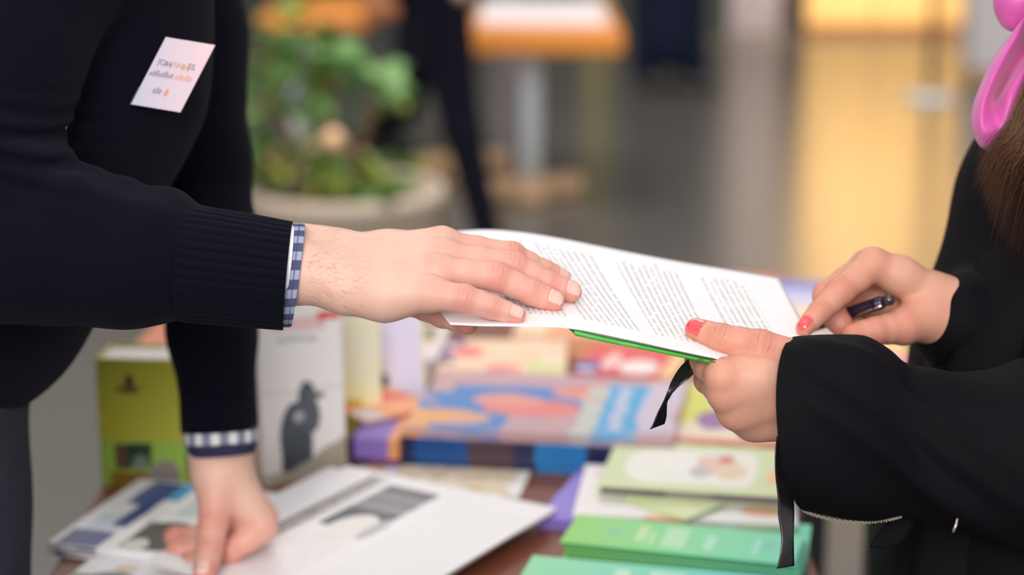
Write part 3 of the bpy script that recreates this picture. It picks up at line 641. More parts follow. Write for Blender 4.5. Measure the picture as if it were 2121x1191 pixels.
# slight sag between the edges
G[:, :, 2] -= 0.003*np.sin(np.pi*tt)[None, :]
def sheet_mat():
    m = NT('printed_page'); uv = m.n('ShaderNodeUVMap'); uv.uv_map = 'page'; sp = m.n('ShaderNodeSeparateXYZ'); m.l(uv.outputs[0], sp.inputs[0])
    u, v = sp.outputs[0], sp.outputs[1]            # u: down the page (0 top), v: along the text lines
    rows = 66.0
    ur = m.math('MULTIPLY', u, rows); fr = m.math('FRACT', ur); row = m.math('FLOOR', ur)
    line = m.math('MULTIPLY', m.math('GREATER_THAN', fr, 0.28), m.math('LESS_THAN', fr, 0.68))
    cb = m.n('ShaderNodeCombineXYZ'); m.l(m.math('MULTIPLY', row, 7.31), cb.inputs[0]); m.l(m.math('MULTIPLY', v, 42.0), cb.inputs[1])
    words = m.math('GREATER_THAN', m.noise(cb.outputs[0], 1.0, 1), 0.40)
    cb2 = m.n('ShaderNodeCombineXYZ'); m.l(m.math('MULTIPLY', u, 260.0), cb2.inputs[0]); m.l(m.math('MULTIPLY', v, 210.0), cb2.inputs[1])
    letters = m.math('GREATER_THAN', m.noise(cb2.outputs[0], 1.0, 1), 0.36)
    ink = m.math('MULTIPLY', m.math('MULTIPLY', line, words), letters)
    # ragged line ends, left margin and blocks of paragraphs
    cb3 = m.n('ShaderNodeCombineXYZ'); m.l(m.math('MULTIPLY', row, 3.7), cb3.inputs[0])
    end = m.math('ADD', 0.80, m.math('MULTIPLY', m.noise(cb3.outputs[0], 1.0, 0), 0.16))
    ink = m.math('MULTIPLY', ink, m.math('MULTIPLY', m.math('GREATER_THAN', v, 0.13), m.math('LESS_THAN', v, end)))
    gaps = None
    for a, b in ((0.0, 0.20), (0.215, 0.225), (0.395, 0.425), (0.565, 0.597), (0.745, 0.785), (0.80, 0.81), (0.90, 1.01)):
        g = m.math('MULTIPLY', m.math('GREATER_THAN', u, a), m.math('LESS_THAN', u, b)); gaps = g if gaps is None else m.math('MAXIMUM', gaps, g)
    ink = m.math('MULTIPLY', ink, m.math('SUBTRACT', 1.0, gaps))
    # bold heading line
    bold = m.math('MULTIPLY', m.math('GREATER_THAN', u, 0.243), m.math('LESS_THAN', u, 0.257))
    bold = m.math('MULTIPLY', bold, m.math('MULTIPLY', m.math('GREATER_THAN', v, 0.13), m.math('LESS_THAN', v, 0.55)))
    bold = m.math('MULTIPLY', bold, m.math('GREATER_THAN', m.noise(cb2.outputs[0], 0.8, 1), 0.40))
    ink = m.math('MAXIMUM', m.math('MULTIPLY', ink, 0.34), m.math('MULTIPLY', bold, 0.6))
    m.set(Base_Color=m.mix(ink, srgb(246, 245, 247), srgb(60, 58, 60)), Roughness=0.55, Specular_IOR_Level=0.3)
    return m.m
def grid_obj(name, G, mat, parent=None, uvname='page', thick=0.0002, off=-1):
    n, k = G.shape[:2]; F = [(i*k+j, (i+1)*k+j, (i+1)*k+j+1, i*k+j+1) for i in range(n-1) for j in range(k-1)]
    V = G.reshape(-1, 3); V = rel(parent, V) if parent is not None else V
    o = mesh_obj(name, V, F, mat, parent, True)
    uvl = o.data.uv_layers.new(name=uvname)
    for p in o.data.polygons:
        for li in p.loop_indices:
            vi = o.data.loops[li].vertex_index; uvl.data[li].uv = ((vi//k)/(n-1), (vi % k)/(k-1))
    md = o.modifiers.new('thickness', 'SOLIDIFY'); md.thickness = thick; md.offset = off
    return o
sheet = grid_obj('document_sheet', G, sheet_mat()); tag(sheet, 'white sheet of printed text held between both people', 'paper')
# green booklet under it
nearb = [(1190, 684, -28), (1250, 698, -28), (1330, 714.5, -27), (1420, 733.5, -25), (1510, 752, -20), (1600, 771, -10), (1690, 789, 0)]
farb = [(1095, 562, 108), (1160, 573, 108), (1240, 587, 109), (1330, 603, 110), (1420, 620, 112), (1510, 637, 114), (1600, 654, 116)]
A2 = spline([Po(*q) for q in nearb], 41); B2 = spline([Po(*q) for q in farb], 41); t2 = np.linspace(0, 1, 15)
G2 = A2[:, None, :]*(1-t2)[None, :, None]+B2[:, None, :]*t2[None, :, None]; G2[:, :, 2] -= 0.003*np.sin(np.pi*t2)[None, :]+0.0002
M_GREENC = printed('glossy_green_cover', srgb(74, 176, 66), [('n', 3, .6, srgb(92, 190, 84))], rough=0.22)
bk = empty('booklet', tuple(G2[0, 0]))
grid_obj('page_block', G2[:, 1:], M_PAGES, bk, thick=0.0016)
G3 = G2.copy(); G3[:, :, 2] -= 0.0018
G3[:, 0, :] -= 0.0012*FW  # the folded spine stands a little proud
grid_obj('cover', G3, M_GREENC, bk, thick=0.0010)
rings = []
for i in range(41):
    c = (G2[i, 0]+G3[i, 0])/2+np.array([0, 0.0, -0.0002]); th = np.linspace(-math.pi/2, math.pi/2, 9)
    tk = 0.0019-0.0010*min(1, i/26)
    rings.append([c-FW*0.0014*math.cos(a)+UP*tk*math.sin(a)-UP*0.0004 for a in th])
loft('spine', [rel(bk, r) for r in rings], M_GREENC, bk, closed=False)
for q in (1445, 1470):
    tube('staple', rel(bk, [Po(q, 743+(q-1445)*0.2, -31), Po(q+12, 745.5+(q-1445)*0.2, -31)]), 0.0003, M_STEEL, bk, 6)
tag(bk, 'glossy green booklet held under the printed sheet', 'booklet')
# pen
pen = empty('ballpoint_pen', tuple(Po(1842, 621, 92)))
M_PEN = plain('dark_violet_pen', srgb(38, 26, 52), 0.3); M_CHROME = plain('chrome', srgb(190, 188, 192), 0.15, Metallic=1.0)
pa, pb_ = Po(1842, 621, 90), Po(1690, 672, 150); ax_ = (pb_-pa)/np.linalg.norm(pb_-pa)
Lp = 0.125
tube('barrel', rel(pen, [pa+ax_*0.006, pa+ax_*0.012, pa+ax_*0.09, pa+ax_*0.115, pa+ax_*Lp]), [0.0042, 0.0048, 0.0050, 0.0036, 0.0008], M_PEN, pen, 20)
bl = []
for k in range(13):
    a = math.pi*k/12; bl.append((pa+ax_*(0.0042*(1-math.cos(a))-0.0042), max(0.0001, 0.0046*math.sin(a))))
tube('end_ball', rel(pen, [b[0] for b in bl]), [b[1] for b in bl], plain('smoky_ball', srgb(90, 84, 88), 0.08, Metallic=0.7), pen, 18)
cdn = cdir(0.1, -0.3, 0.9)
tube('clip', rel(pen, [pa+ax_*0.010+cdn*0.0058, pa+ax_*0.02+cdn*0.0072, pa+ax_*0.045+cdn*0.0064]), 0.0013, M_CHROME, pen, 8)
tube('collar', rel(pen, [pa+ax_*0.009, pa+ax_*0.013]), 0.0051, M_PEN, pen, 20)
tag(pen, 'dark pen with a round shiny end gripped by the pointing hand', 'pen')
# black ribbon straps hanging from the gripping hand
def ribbon_mat():
    m = NT('black_satin_ribbon'); tc = m.n('ShaderNodeTexCoord'); n = m.noise(tc.outputs['Object'], 300, 2)
    m.set(Base_Color=m.mix(n, srgb(20, 18, 22), srgb(34, 32, 36)), Roughness=0.32, Specular_IOR_Level=0.6); return m.m
M_RIB = ribbon_mat()
def ribbon(name, rows, parent, n=40):
    L = spline([Po(*r[0]) for r in rows], n); R = spline([Po(*r[1]) for r in rows], n)
    G = np.stack([L*(1-t)+R*t for t in np.linspace(0, 1, 7)], 1)
    return grid_obj(name, G, M_RIB, parent, thick=0.0006, off=0)
ln = empty('lanyard', tuple(Po(1430, 760, -2)))
ribbon('strap', [((1428, 742, 6), (1436, 775, 0)), ((1408, 762, 4), (1424, 786, -4)), ((1390, 792, 2), (1402, 804, -3)), ((1376, 828, -2), (1384, 828, 4)), ((1362, 856, -6), (1381, 840, 6)), ((1352, 880, -6), (1380, 862, 6)), ((1346, 889, -6), (1376, 878, 6))], ln)
ribbon('strap', [((1612, 890, -6), (1634, 885, 2)), ((1606, 930, -10), (1632, 930, -2)), ((1606, 980, -10), (1632, 975, 0)), ((1611, 1030, -8), (1642, 1020, 0)), ((1612, 1070, -6), (1645, 1065, -2)), ((1618, 1110, -6), (1644, 1105, -4)), ((1616, 1145, -8), (1644, 1140, -2)), ((1609, 1178, -8), (1645, 1172, 0))], ln)
tag(ln, 'black ribbon strap hanging in two ends from the gripping hand', 'strap')

# ================================================================== people
def skin(name, base, red, dark):
    m = NT(name); tc = m.n('ShaderNodeTexCoord')
    at = m.n('ShaderNodeAttribute'); at.attribute_name = 'flush'
    ac = m.n('ShaderNodeAttribute'); ac.attribute_name = 'crease'
    n1 = m.noise(tc.outputs['Object'], 60, 5, 0.6); n2 = m.noise(tc.outputs['Object'], 900, 3, 0.6)
    f = m.math('ADD', at.outputs['Fac'], m.math('MULTIPLY', m.math('SUBTRACT', n1, 0.5), 0.5))
    f = m.math('MINIMUM', m.math('MAXIMUM', f, 0.0), 1.0)
    c = m.mix(f, base, red)
    c = m.mix(m.math('MULTIPLY', ac.outputs['Fac'], 0.36), c, dark)
    m.set(Base_Color=c, Roughness=0.48, Specular_IOR_Level=0.35, Subsurface_Weight=0.18, Subsurface_Scale=0.004)
    m.b.inputs['Subsurface Radius'].default_value = (1.0, 0.4, 0.25)
    vo = m.n('ShaderNodeTexVoronoi'); vo.inputs['Scale'].default_value = 1100; m.l(tc.outputs['Object'], vo.inputs['Vector'])
    m.bump(m.math('ADD', n2, vo.outputs['Distance']), 0.16, 0.0004)
    return m.m
M_SKIN_M = skin('skin_fair', srgb(228, 186, 167), srgb(218, 132, 120), srgb(186, 98, 88))
M_SKIN_W = skin('skin_warm', srgb(218, 165, 141), srgb(208, 128, 108), srgb(160, 86, 72))
def nailmat(name, col, rough, coat):
    m = NT(name); m.set(Base_Color=col, Roughness=rough, Coat_Weight=coat, Coat_Roughness=0.04, Specular_IOR_Level=0.5); return m.m
M_NAIL = nailmat('bare_nail', srgb(234, 188, 176), 0.3, 0.3)
M_POLISH = nailmat('coral_nail_polish', srgb(232, 78, 84), 0.18, 1.0)
M_NAILTIP = nailmat('nail_white_edge', srgb(244, 222, 212), 0.35, 0.2)

class Hand:
    """a hand: palm capsules plus digits; digits given as joints (point, radius m) with a dorsal direction"""
    def __init__(s, mk): s.mk = mk; s.palm = []; s.dig = []; s.k = 0.012; s.kd = 0.006
    def pc(s, *nodes):
        s.palm += chain([(s.mk(*n[:3]), n[3]/1000.0) for n in nodes], False)
    def d(s, nodes, dorsal=None, nail=None, creases=(1, 2)):
        s.dig.append(dict(n=[(s.mk(*n[:3]), n[3]/1000.0) for n in nodes], dorsal=dorsal, nail=nail, creases=creases))
    def sdf(s):
        f = SDF(); f.add(s.palm, s.k, s.k)
        dcaps = []
        g = SDF()
        for q in s.dig: g.add(chain(q['n']), 0.0035, 0.0012)
        gp = SDF(); gp.add(s.palm, s.k, s.k)
        class F:
            def __call__(_, p): return smin(gp(p), g(p), s.kd)
            def bounds(_, pad):
                a, b = gp.bounds(pad); c, d = g.bounds(pad); return np.minimum(a, c), np.maximum(b, d)
        return F()
    def build(s, h=0.0014, sub=1, crease_amp=0.00035):
        f = s.sdf(); V, Q = surface(f, h, 0.006, sub)
        N = grad(f, V); fl = np.zeros(len(V)); cr = np.zeros(len(V)); disp = np.zeros(len(V))
        rng = np.random.RandomState(3)
        for q in s.dig:
            nd = q['n']
            for (a, ra), (b, rb) in zip(nd[:-1], nd[1:]):
                ba = b-a; hh = np.clip(((V-a)@ba)/(ba@ba), 0, 1); dd = np.linalg.norm(V-a-hh[:, None]*ba, axis=1)
                fl = np.maximum(fl, 0.34*np.exp(-(np.maximum(dd-ra, 0)/(ra*0.3))**2)*(hh > 0.02))
            for i, (p, r) in enumerate(nd):
                dd = np.linalg.norm(V-p, axis=1)
                amp = 0.75 if i == len(nd)-1 else (0.6 if i > 0 else 0.35)
                fl = np.maximum(fl, amp*np.exp(-(np.maximum(dd-r, 0)/(r*0.55))**2))
            if q['dorsal'] is None: continue
            for ci in q['creases']:
                if ci >= len(nd)-1: continue
                p, r = nd[ci]; t = nd[ci+1][0]-nd[ci-1][0]; t = t/np.linalg.norm(t)
                dn = q['dorsal']-t*np.dot(q['dorsal'], t); dn /= np.linalg.norm(dn); bb = np.cross(t, dn)
                v = V-p; ax = v@t; do = v@dn; si = v@bb
                near = (np.abs(ax) < r*1.3) & (do > 0.1*r) & (np.linalg.norm(v, axis=1) < r*1.7)
                lines = (-0.5, -0.18, 0.0, 0.3) if (ci == 1 or len(nd) == 5) else (-0.1, 0.16)
                for li in lines:
                    cu = 0.35*abs(li)*np.sign(li)*(si/r)**2*r + 0.00018*np.sin(si*820+li*31)+0.00008*np.sin(si*2300+li*77)
                    w = np.exp(-((ax-li*r*0.9+cu)/0.00042)**2)*near*np.clip((do/r-0.15)*1.6, 0, 1)
                    w *= np.exp(-((si-li*0.25*r)/(r*(0.42+0.3*abs(math.sin(li*40)))))**2)
                    cr = np.maximum(cr, w); disp -= crease_amp*w
                # gentle knuckle swelling on the back of the joint
                disp += 0.0006*np.exp(-(np.linalg.norm(v-dn*r, axis=1)/(r*0.8))**2)
        V = V+N*disp[:, None]
        MI = np.zeros(len(Q), int)
        # nails laid on the surface
        for q in s.dig:
            if not q['nail']: continue
            mi, w, L, fwd = q['nail'][:4]
            T, r = q['n'][-1]; t = T-q['n'][-2][0]; t /= np.linalg.norm(t)
            dn = q['dorsal']-t*np.dot(q['dorsal'], t); dn /= np.linalg.norm(dn); bb = np.cross(t, dn)
            nu, nv = 19, 17; pts = np.zeros((nv, nu, 3))
            U = np.linspace(-1, 1, nu); VV = np.linspace(0, 1, nv)
            org = []; dirs = []
            for v in VV:
                for u in U:
                    a = u*w/r
                    lo = -L+0.26*L*(abs(u)**2.6); hi = fwd-0.30*L*(abs(u)**2.6)
                    c = T+t*(lo+(hi-lo)*v)
                    di = dn*math.cos(a)+bb*math.sin(a); org.append(c+di*0.02); dirs.append(-di)
            org = np.array(org, np.float32); dirs = np.array(dirs, np.float32); tt = np.zeros(len(org), np.float32)
            for _ in range(24): tt += np.clip(f(org+dirs*tt[:, None]), -0.002, 0.004)*0.8
            tt = np.minimum(tt, 0.02-r*0.35)
            S = (org+dirs*tt[:, None]).reshape(nv, nu, 3); O = -dirs.reshape(nv, nu, 3)
            up = np.full((nv, nu), 0.00045)
            up[0, :] = -0.0005; up[:, 0] = -0.0005; up[:, -1] = -0.0005
            up[-1, 1:-1] = 0.0006
            S = S+O*up[:, :, None]
            # free edge folds down a little
            S = np.concatenate([S, (S[-1]-dn*0.0008)[None]], 0); nvv = nv+1
            n0 = len(V); V = np.vstack([V, S.reshape(-1, 3)])
            fq = []; fm = []
            for i in range(nvv-1):
                for j in range(nu-1):
                    fq.append((n0+i*nu+j, n0+i*nu+j+1, n0+(i+1)*nu+j+1, n0+(i+1)*nu+j)); fm.append(2 if (i >= nv-2 and mi == 1 and len(q['nail']) < 5) else mi)
            nrm = np.cross(S[1, 1]-S[0, 1], S[0, 2]-S[0, 1])
            fq = np.array(fq)
            if np.dot(nrm, dn) > 0: fq = fq[:, ::-1]
            Q = np.vstack([Q, fq]); MI = np.concatenate([MI, fm])
            fl = np.concatenate([fl, np.zeros(nvv*nu)]); cr = np.concatenate([cr, np.zeros(nvv*nu)])
        return V, Q, MI, fl, cr
def join_parts(parts):
    Vs = []; Qs = []; Ms = []; F = []; Cc = []; n = 0
    for V, Q, MI, fl, cr in parts:
        Vs.append(V); Qs.append(Q+n); Ms.append(MI); F.append(fl); Cc.append(cr); n += len(V)
    return np.vstack(Vs), np.vstack(Qs), np.concatenate(Ms), np.concatenate(F), np.concatenate(Cc)
def body_part(f, h):
    V, Q = surface(f, h); return V, Q, np.zeros(len(Q), int), np.zeros(len(V)), np.zeros(len(V))
def caps(mk, *nodes, k=False):
    return chain([(mk(*n[:3]), n[3]/1000.0) for n in nodes], False)

# ---------------------------------------------------------------- man: hand laid on the sheet
DM = cdir(0.1, 0.45, 0.88)
mh = Hand(Po)
mh.pc((520, 524, 17, 17.5), (585, 523, 19, 17), (640, 525, 20, 17.6), (695, 524, 22, 15))
mh.pc((520, 572, -1, 18.5), (580, 570, -3, 18.3), (635, 566, -5, 18.6), (695, 575, -5, 15.5))
mh.pc((690, 524, 25, 14.5), (800, 521, 28, 13), (915, 503, 32, 11.6))
mh.pc((690, 540, 15, 14), (918, 529, 14, 11.2))
mh.pc((690, 565, 2, 15), (905, 562, -4, 10.6))
mh.pc((690, 588, -8, 15), (893, 607, -22, 10.2))
mh.pc((725, 608, -8, 14.5), (800, 611, -14, 16.2), (880, 613, -18, 9))
mh.pc((700, 570, 30, 15), (800, 585, 38, 13.5))
mh.d([(893, 610, -22, 10.2), (961, 618, -24, 9.3), (1021, 637, -22, 7.7), (1069, 652, -21, 6.5)], DM, (1, 4.9e-3, 5.2e-3, 4.0e-3))
mh.d([(905, 560, -4, 9.6), (1028, 573, 2, 10.0), (1102, 606, 5, 8.6), (1146, 623, 7, 7.7)], cdir(0.15, 0.45, 0.88), (1, 5.6e-3, 5.6e-3, 5.4e-3))
mh.d([(918, 530, 14, 10), (1062, 549, 21, 9.7), (1137, 588, 26, 8.5), (1182, 604, 29, 7.9)], cdir(0.15, 0.45, 0.88), (1, 5.8e-3, 5.6e-3, 5.6e-3))
mh.d([(915, 505, 32, 10.4), (1060, 527, 46, 8.7), (1128, 562, 55, 7.6), (1162, 577, 60, 7.0)], cdir(0.15, 0.62, 0.75), (1, 5.2e-3, 5.4e-3, 5.0e-3))
mh.d([(740, 585, 35, 13.5), (850, 620, 36, 11.5), (918, 651, 22, 9.3), (968, 670, 1, 7.6)], None)
part_mf = mh.build(0.0014, 1)

# ---------------------------------------------------------------- man: fist resting on the papers
TZ = 0.75
d0 = dof_d(Pz(500, 1140, TZ+0.028))
def Pm(px, py, o): return P(px, py, d0+o/1000.0)
fh = Hand(Pm); fh.k = 0.014
fh.pc((452, 800, 6, 25), (456, 900, 10, 25), (457, 950, 12, 24), (462, 1000, 14, 21))
fh.pc((470, 990, -4, 17), (540, 1080, 0, 13.5)); fh.pc((475, 985, 15, 17), (540, 1066, 24, 13.5))
fh.pc((470, 985, 30, 16), (528, 1055, 46, 12.5)); fh.pc((462, 985, 42, 15), (510, 1050, 66, 11.5))
fh.pc((440, 985, -5, 17), (448, 1050, -14, 14)); fh.pc((470, 1040, 10, 16), (480, 1090, 20, 17))
fh.d([(545, 1094, 0, 13), (478, 1140, -6, 11), (405, 1166, 2, 9.5), (388, 1166, 8, 8.5)])
fh.d([(545, 1078, 26, 13), (470, 1122, 22, 11), (380, 1140, 22, 10.5), (366, 1136, 22, 9.5)])
fh.d([(530, 1066, 48, 12), (460, 1108, 46, 10.5), (378, 1117, 44, 10.5), (362, 1112, 40, 9.5)])
fh.d([(512, 1060, 68, 11), (450, 1098, 66, 9.5), (398, 1108, 60, 8.5)])
tpt = dof_d(Pz(424, 1200, TZ+0.024)); to = (tpt-d0)*1000
fh.d([(448, 1030, -12, 13.5), (442, 1085, -22, 12.6), (433, 1140, -34, 11.6), (424, 1190, to, 10.2)], cdir(-0.1, 0.75, 0.65), (1, 6e-3, 8e-3, 5e-3))
part_mr = fh.build(0.0026, 1)

# torso, upper arms and legs of the man (below the clothes)
def Pd(px, py, d): return P(px, py, d)
mb = SDF()
tors = []
for dd in (1.56, 1.66, 1.76):
    tors += caps(Pd, (-90, 640, dd, 70), (120, 120, dd+0.02, 80), (190, -120, dd+0.02, 70))
tors += caps(Pd, (-90, 640, 1.56, 80), (-90, 640, 1.76, 80)) + caps(Pd, (200, -210, 1.50, 55), (200, -210, 1.84, 55))
tors += caps(Pd, (230, -260, 1.67, 55), (300, -420, 1.66, 52))
mb.add(tors, 0.05, 0.05)
mb.add(caps(Pd, (150, -190, 1.45, 48), (-75, 505, 1.39, 40), (150, 535, 1.375, 35), (450, 545, 1.376, 26)), 0.02, 0.03)
mb.add(caps(Pd, (330, -190, 1.80, 40), (425, 420, 1.75, 30), (450, 800, d0+0.008, 22)), 0.02, 0.03)
hipA = Pd(-205, 800, 1.58); hipB = Pd(-215, 800, 1.75)
for hp, fx in ((hipA, -0.06), (hipB, 0.02)):
    kn = np.array([hp[0]+fx*0.2, hp[1], 0.48]); an = np.array([hp[0]+fx, hp[1], 0.09])
    mb.add([(hp, kn, 0.078, 0.055), (kn, an, 0.055, 0.04), (an, an+np.array([0.14, 0, -0.05]), 0.038, 0.03)], 0.02, 0.03)
part_mb = body_part(mb, 0.012)
V, Q, MI, fl, cr = join_parts([part_mf, part_mr, part_mb])
man = quad_mesh('person', V, Q, [M_SKIN_M, M_NAIL, M_NAILTIP], None, MI, {'flush': fl, 'crease': cr})
tag(man, 'person in a dark navy sweater leaning over the table, hand on the white sheet', 'person')

# arm hair
def arm_hair(parent):
    f = mh.sdf(); rng = np.random.RandomState(5); V = []; F = []
    for i in range(170):
        px = rng.uniform(636, 760) if i % 3 else rng.uniform(636, 700); py = rng.uniform(466, 640)
        o = np.array([P(px, py, 1.25)], np.float32); dr = (P(px, py, 1.26)-P(px, py, 1.25)); dr /= np.linalg.norm(dr)
        t = 0.0
        for _ in range(40):
            s = float(f(o+np.float32(t)*dr.astype(np.float32))[0]); t += s*0.9
            if abs(s) < 1e-4: break
        if abs(s) > 5e-4: continue
        p = (o+t*dr)[0].astype(float); n = grad(f, p[None].astype(np.float32))[0].astype(float)
        tdir = cdir(rng.uniform(0.3, 1.0), rng.uniform(-0.9, 0.5), 0.1); tdir -= n*np.dot(tdir, n); tdir /= np.linalg.norm(tdir)
        sd = np.cross(tdir, n); L = rng.uniform(0.005, 0.012); cur = rng.uniform(-0.5, 0.5); w = 0.00005
        base = len(V); K = 5
        for k in range(K):
            u = k/(K-1); c = p+tdir*L*u+sd*L*cur*u*u+n*(0.0004+L*0.16*math.sin(u*2.0))
            ww = w*(1-0.8*u); V += [c-sd*ww, c+sd*ww, c+n*ww]
        for k in range(K-1):
            for a in range(3):
                b = (a+1) % 3; F.append((base+3*k+a, base+3*k+b, base+3*k+3+b, base+3*k+3+a))
    o = mesh_obj('arm_hair', V, F, plain('arm_hair_brown', srgb(128, 98, 80), 0.6), parent, True)
    tag(o, kind='stuff')
arm_hair(man)

# ---- sweater
M_KNIT = fabric('navy_knit', srgb(4, 4, 16), srgb(8, 9, 24), 1400, 0.5, 0.95, 0.02)
sw = SDF()
tc_ = []
for dd in (1.54, 1.66, 1.78):
    tc_ += caps(Pd, (-190, 600, dd, 98), (-40, 400, dd, 112), (120, 130, dd+0.02, 108), (190, -120, dd+0.02, 96))
tc_ += caps(Pd, (-65, 625, 1.58, 92), (-65, 625, 1.74, 92)) + caps(Pd, (200, -200, 1.48, 72), (200, -200, 1.84, 72))
sw.add(tc_, 0.05, 0.02)
sw.add(caps(Pd, (150, -190, 1.45, 66), (0, 120, 1.41, 55), (-45, 380, 1.395, 52), (-80, 510, 1.39, 52)) +
       caps(Pd, (-80, 510, 1.39, 52), (100, 512, 1.385, 49.5), (260, 536, 1.378, 42.5), (410, 545, 1.376, 39)) +
       caps(Pd, (60, 350, 1.36, 12), (120, 372, 1.39, 12), (150, 420, 1.42, 10)) +
       caps(Pd, (150, 395, 1.35, 13), (195, 392, 1.39, 10), (235, 420, 1.42, 10)) +
       caps(Pd, (215, 440, 1.35, 11), (262, 408, 1.385, 8), (280, 440, 1.42, 9)) +
       caps(Pd, (310, 460, 1.35, 11), (345, 432, 1.38, 8.5), (360, 460, 1.42, 9)), 0.022, 0.012)
sw.add(caps(Pd, (330, -190, 1.80, 62), (380, 60, 1.79, 54), (415, 330, 1.765, 45), (428, 480, 1.75, 40), (436, 680, 1.735, 36.5), (452, 860, d0+0.008, 33)), 0.02, 0.012)
_rng = np.random.RandomState(11); _kd = _rng.normal(size=(10, 3)); _kd /= np.linalg.norm(_kd, axis=1)[:, None]; _ph = _rng.uniform(0, 6, 10); _fr = _rng.uniform(18, 70, 10)
def folds(p, d, amp=0.0016):
    n = np.zeros(len(p), np.float32)
    for k, ph, fr in zip(_kd, _ph, _fr): n += np.sin((p@k.astype(np.float32))*fr+ph)*(30/fr)
    return d-amp*0.5*n
# crisp horizontal creases at the crook of the elbow
ek = P(40, 300, 1.36)
def sw_extra(p, d):
    d = folds(p, d)
    w = np.exp(-(np.linalg.norm((p-ek.astype(np.float32))/np.array([0.06, 0.09, 0.028], np.float32), axis=1))**2)
    return d-0.003*w*np.sin((p[:, 2]+0.25*p[:, 0])*420).astype(np.float32)
sw.extra = sw_extra
V, Q = surface(sw, 0.0052, 0.02, 1)
# neckline opening is above the picture; hem closes below
sweater = quad_mesh('sweater', V, Q, [M_KNIT], man)
tag(sweater, 'fine knit dark navy sweater')

def ring_frame(axis, upref):
    t = axis/np.linalg.norm(axis); u = upref-t*np.dot(upref, t); u /= np.linalg.norm(u); return t, u, np.cross(t, u)
def sleeve_tube(name, st, mat, parent, m=96, rib=None, sub=1, thick=0.0014, full=1.0):
    """st: list of (top point px, bottom point px, depth, half depth m, bow) giving rings of a sleeve"""
    rings = []
    for (tx, ty), (bx, by), d, hd, tilt in st:
        a = P(tx, ty, d); b = P(bx, by, d); c = (a+b)/2; u = (a-b)/2
        w = FW*hd + RT*tilt
        th = np.linspace(0, 2*np.pi, m, endpoint=False)
        rings.append((c, u, w))
    R = []
    cs = spline([np.concatenate(r) for r in rings], sub)
    th = np.linspace(0, 2*np.pi, m, endpoint=False)
    for i, r in enumerate(cs):
        c, u, w = r[:3], r[3:6], r[6:9]
        ct = np.cos(th); sn = np.sin(th); ct = np.sign(ct)*np.abs(ct)**full; sn = np.sign(sn)*np.abs(sn)**full
        ring = c+ct[:, None]*u+sn[:, None]*w
        if rib:
            n, amp = rib
            prof = np.abs(np.sin(th*n/2))**0.6-0.6
            out = ring-c; out /= np.linalg.norm(out, axis=1)[:, None]
            ring = ring+out*(prof*amp)[:, None]
        R.append(ring)
    return R
def shell(name, R, thick, mat, parent):
    """tube with an inner wall, edges closed at the last ring"""
    R = list(R); inner = []
    for ring in R[::-1]:
        c = ring.mean(0); inner.append(c+(ring-c)*(1-thick/np.mean(np.linalg.norm(ring-c, axis=1))))
    return loft(name, R+inner, mat, parent)
# ribbed cuff of the near sleeve
Rk = sleeve_tube('knit_cuff', [((392, 424), (372, 664), 1.377, 0.044, 0.0), ((420, 427), (392, 668), 1.377, 0.044, 0.0), ((500, 440), (470, 674), 1.377, 0.044, 0.0), ((570, 453), (545, 680), 1.377, 0.044, -0.002), ((606, 460), (586, 683), 1.377, 0.044, -0.004)], None, None, 38*10, (38, 0.0013), 46)
ko = shell('knit_cuff', Rk, 0.003, M_KNIT, sweater); tag(ko, 'ribbed navy knit cuff')
# shirt cuffs
def plaid(name, light, dark, n, mid):
    m = NT(name); u = m.n('ShaderNodeAttribute'); u.attribute_name = 'around'; v = m.n('ShaderNodeAttribute'); v.attribute_name = 'along'
    tc = m.n('ShaderNodeTexCoord')
    s = m.math('GREATER_THAN', m.math('FRACT', m.math('MULTIPLY', u.outputs['Fac'], n)), 0.52)
    c = m.mix(s, dark, light)
    bar = m.math('LESS_THAN', m.math('ABSOLUTE', m.math('SUBTRACT', v.outputs['Fac'], mid)), 0.06)
    c = m.mix(m.math('MULTIPLY', bar, 0.6), c, srgb(20, 26, 58))
    w = m.n('ShaderNodeTexChecker'); w.inputs['Scale'].default_value = 1500; m.l(tc.outputs['Object'], w.inputs['Vector'])
    c = m.mix(m.math('MULTIPLY', w.outputs['Fac'], 0.14), c, srgb(235, 238, 248))
    m.set(Base_Color=c, Roughness=0.9, Specular_IOR_Level=0.2)
    return m.m
def cuff_obj(name, R, thick, mat, parent):
    o = shell(name, R, thick, mat, parent); n = len(R)*2; m = len(R[0])
    al = np.repeat(np.concatenate([np.linspace(0, 1, len(R)), np.linspace(1, 0, len(R))]), m); ar = np.tile(np.arange(m)/m, n)
    for k, a in (('along', al), ('around', ar)):
        at = o.data.attributes.new(k, 'FLOAT', 'POINT'); at.data.foreach_set('value', a.astype(np.float32))
    return o
M_PLAID = plaid('blue_check_shirt', srgb(150, 158, 190), srgb(40, 52, 104), 17, 0.62)
Rs = sleeve_tube('', [((560, 462), (540, 674), 1.377, 0.0365, -0.003), ((606, 463), (584, 678), 1.377, 0.0365, -0.004), ((622, 463), (598, 678), 1.377, 0.0365, -0.004), ((631, 464), (603, 677), 1.377, 0.0365, -0.005)], None, None, 120, None, 14)
so = cuff_obj('shirt_cuff', Rs, 0.0022, M_PLAID, man); tag(so, 'blue and white checked shirt cuff')
M_WHITE = plain('white_cotton', srgb(240, 240, 243), 0.9)
Rw = sleeve_tube('', [((590, 462), (570, 640), 1.376, 0.0385, -0.004), ((604, 464), (584, 652), 1.376, 0.038, -0.005), ((607.5, 466), (586, 650), 1.376, 0.0375, -0.006)], None, None, 90, None, 8)
wo = shell('cuff_lining', Rw, 0.001, M_WHITE, so); tag(wo, 'white edge of the shirt cuff')
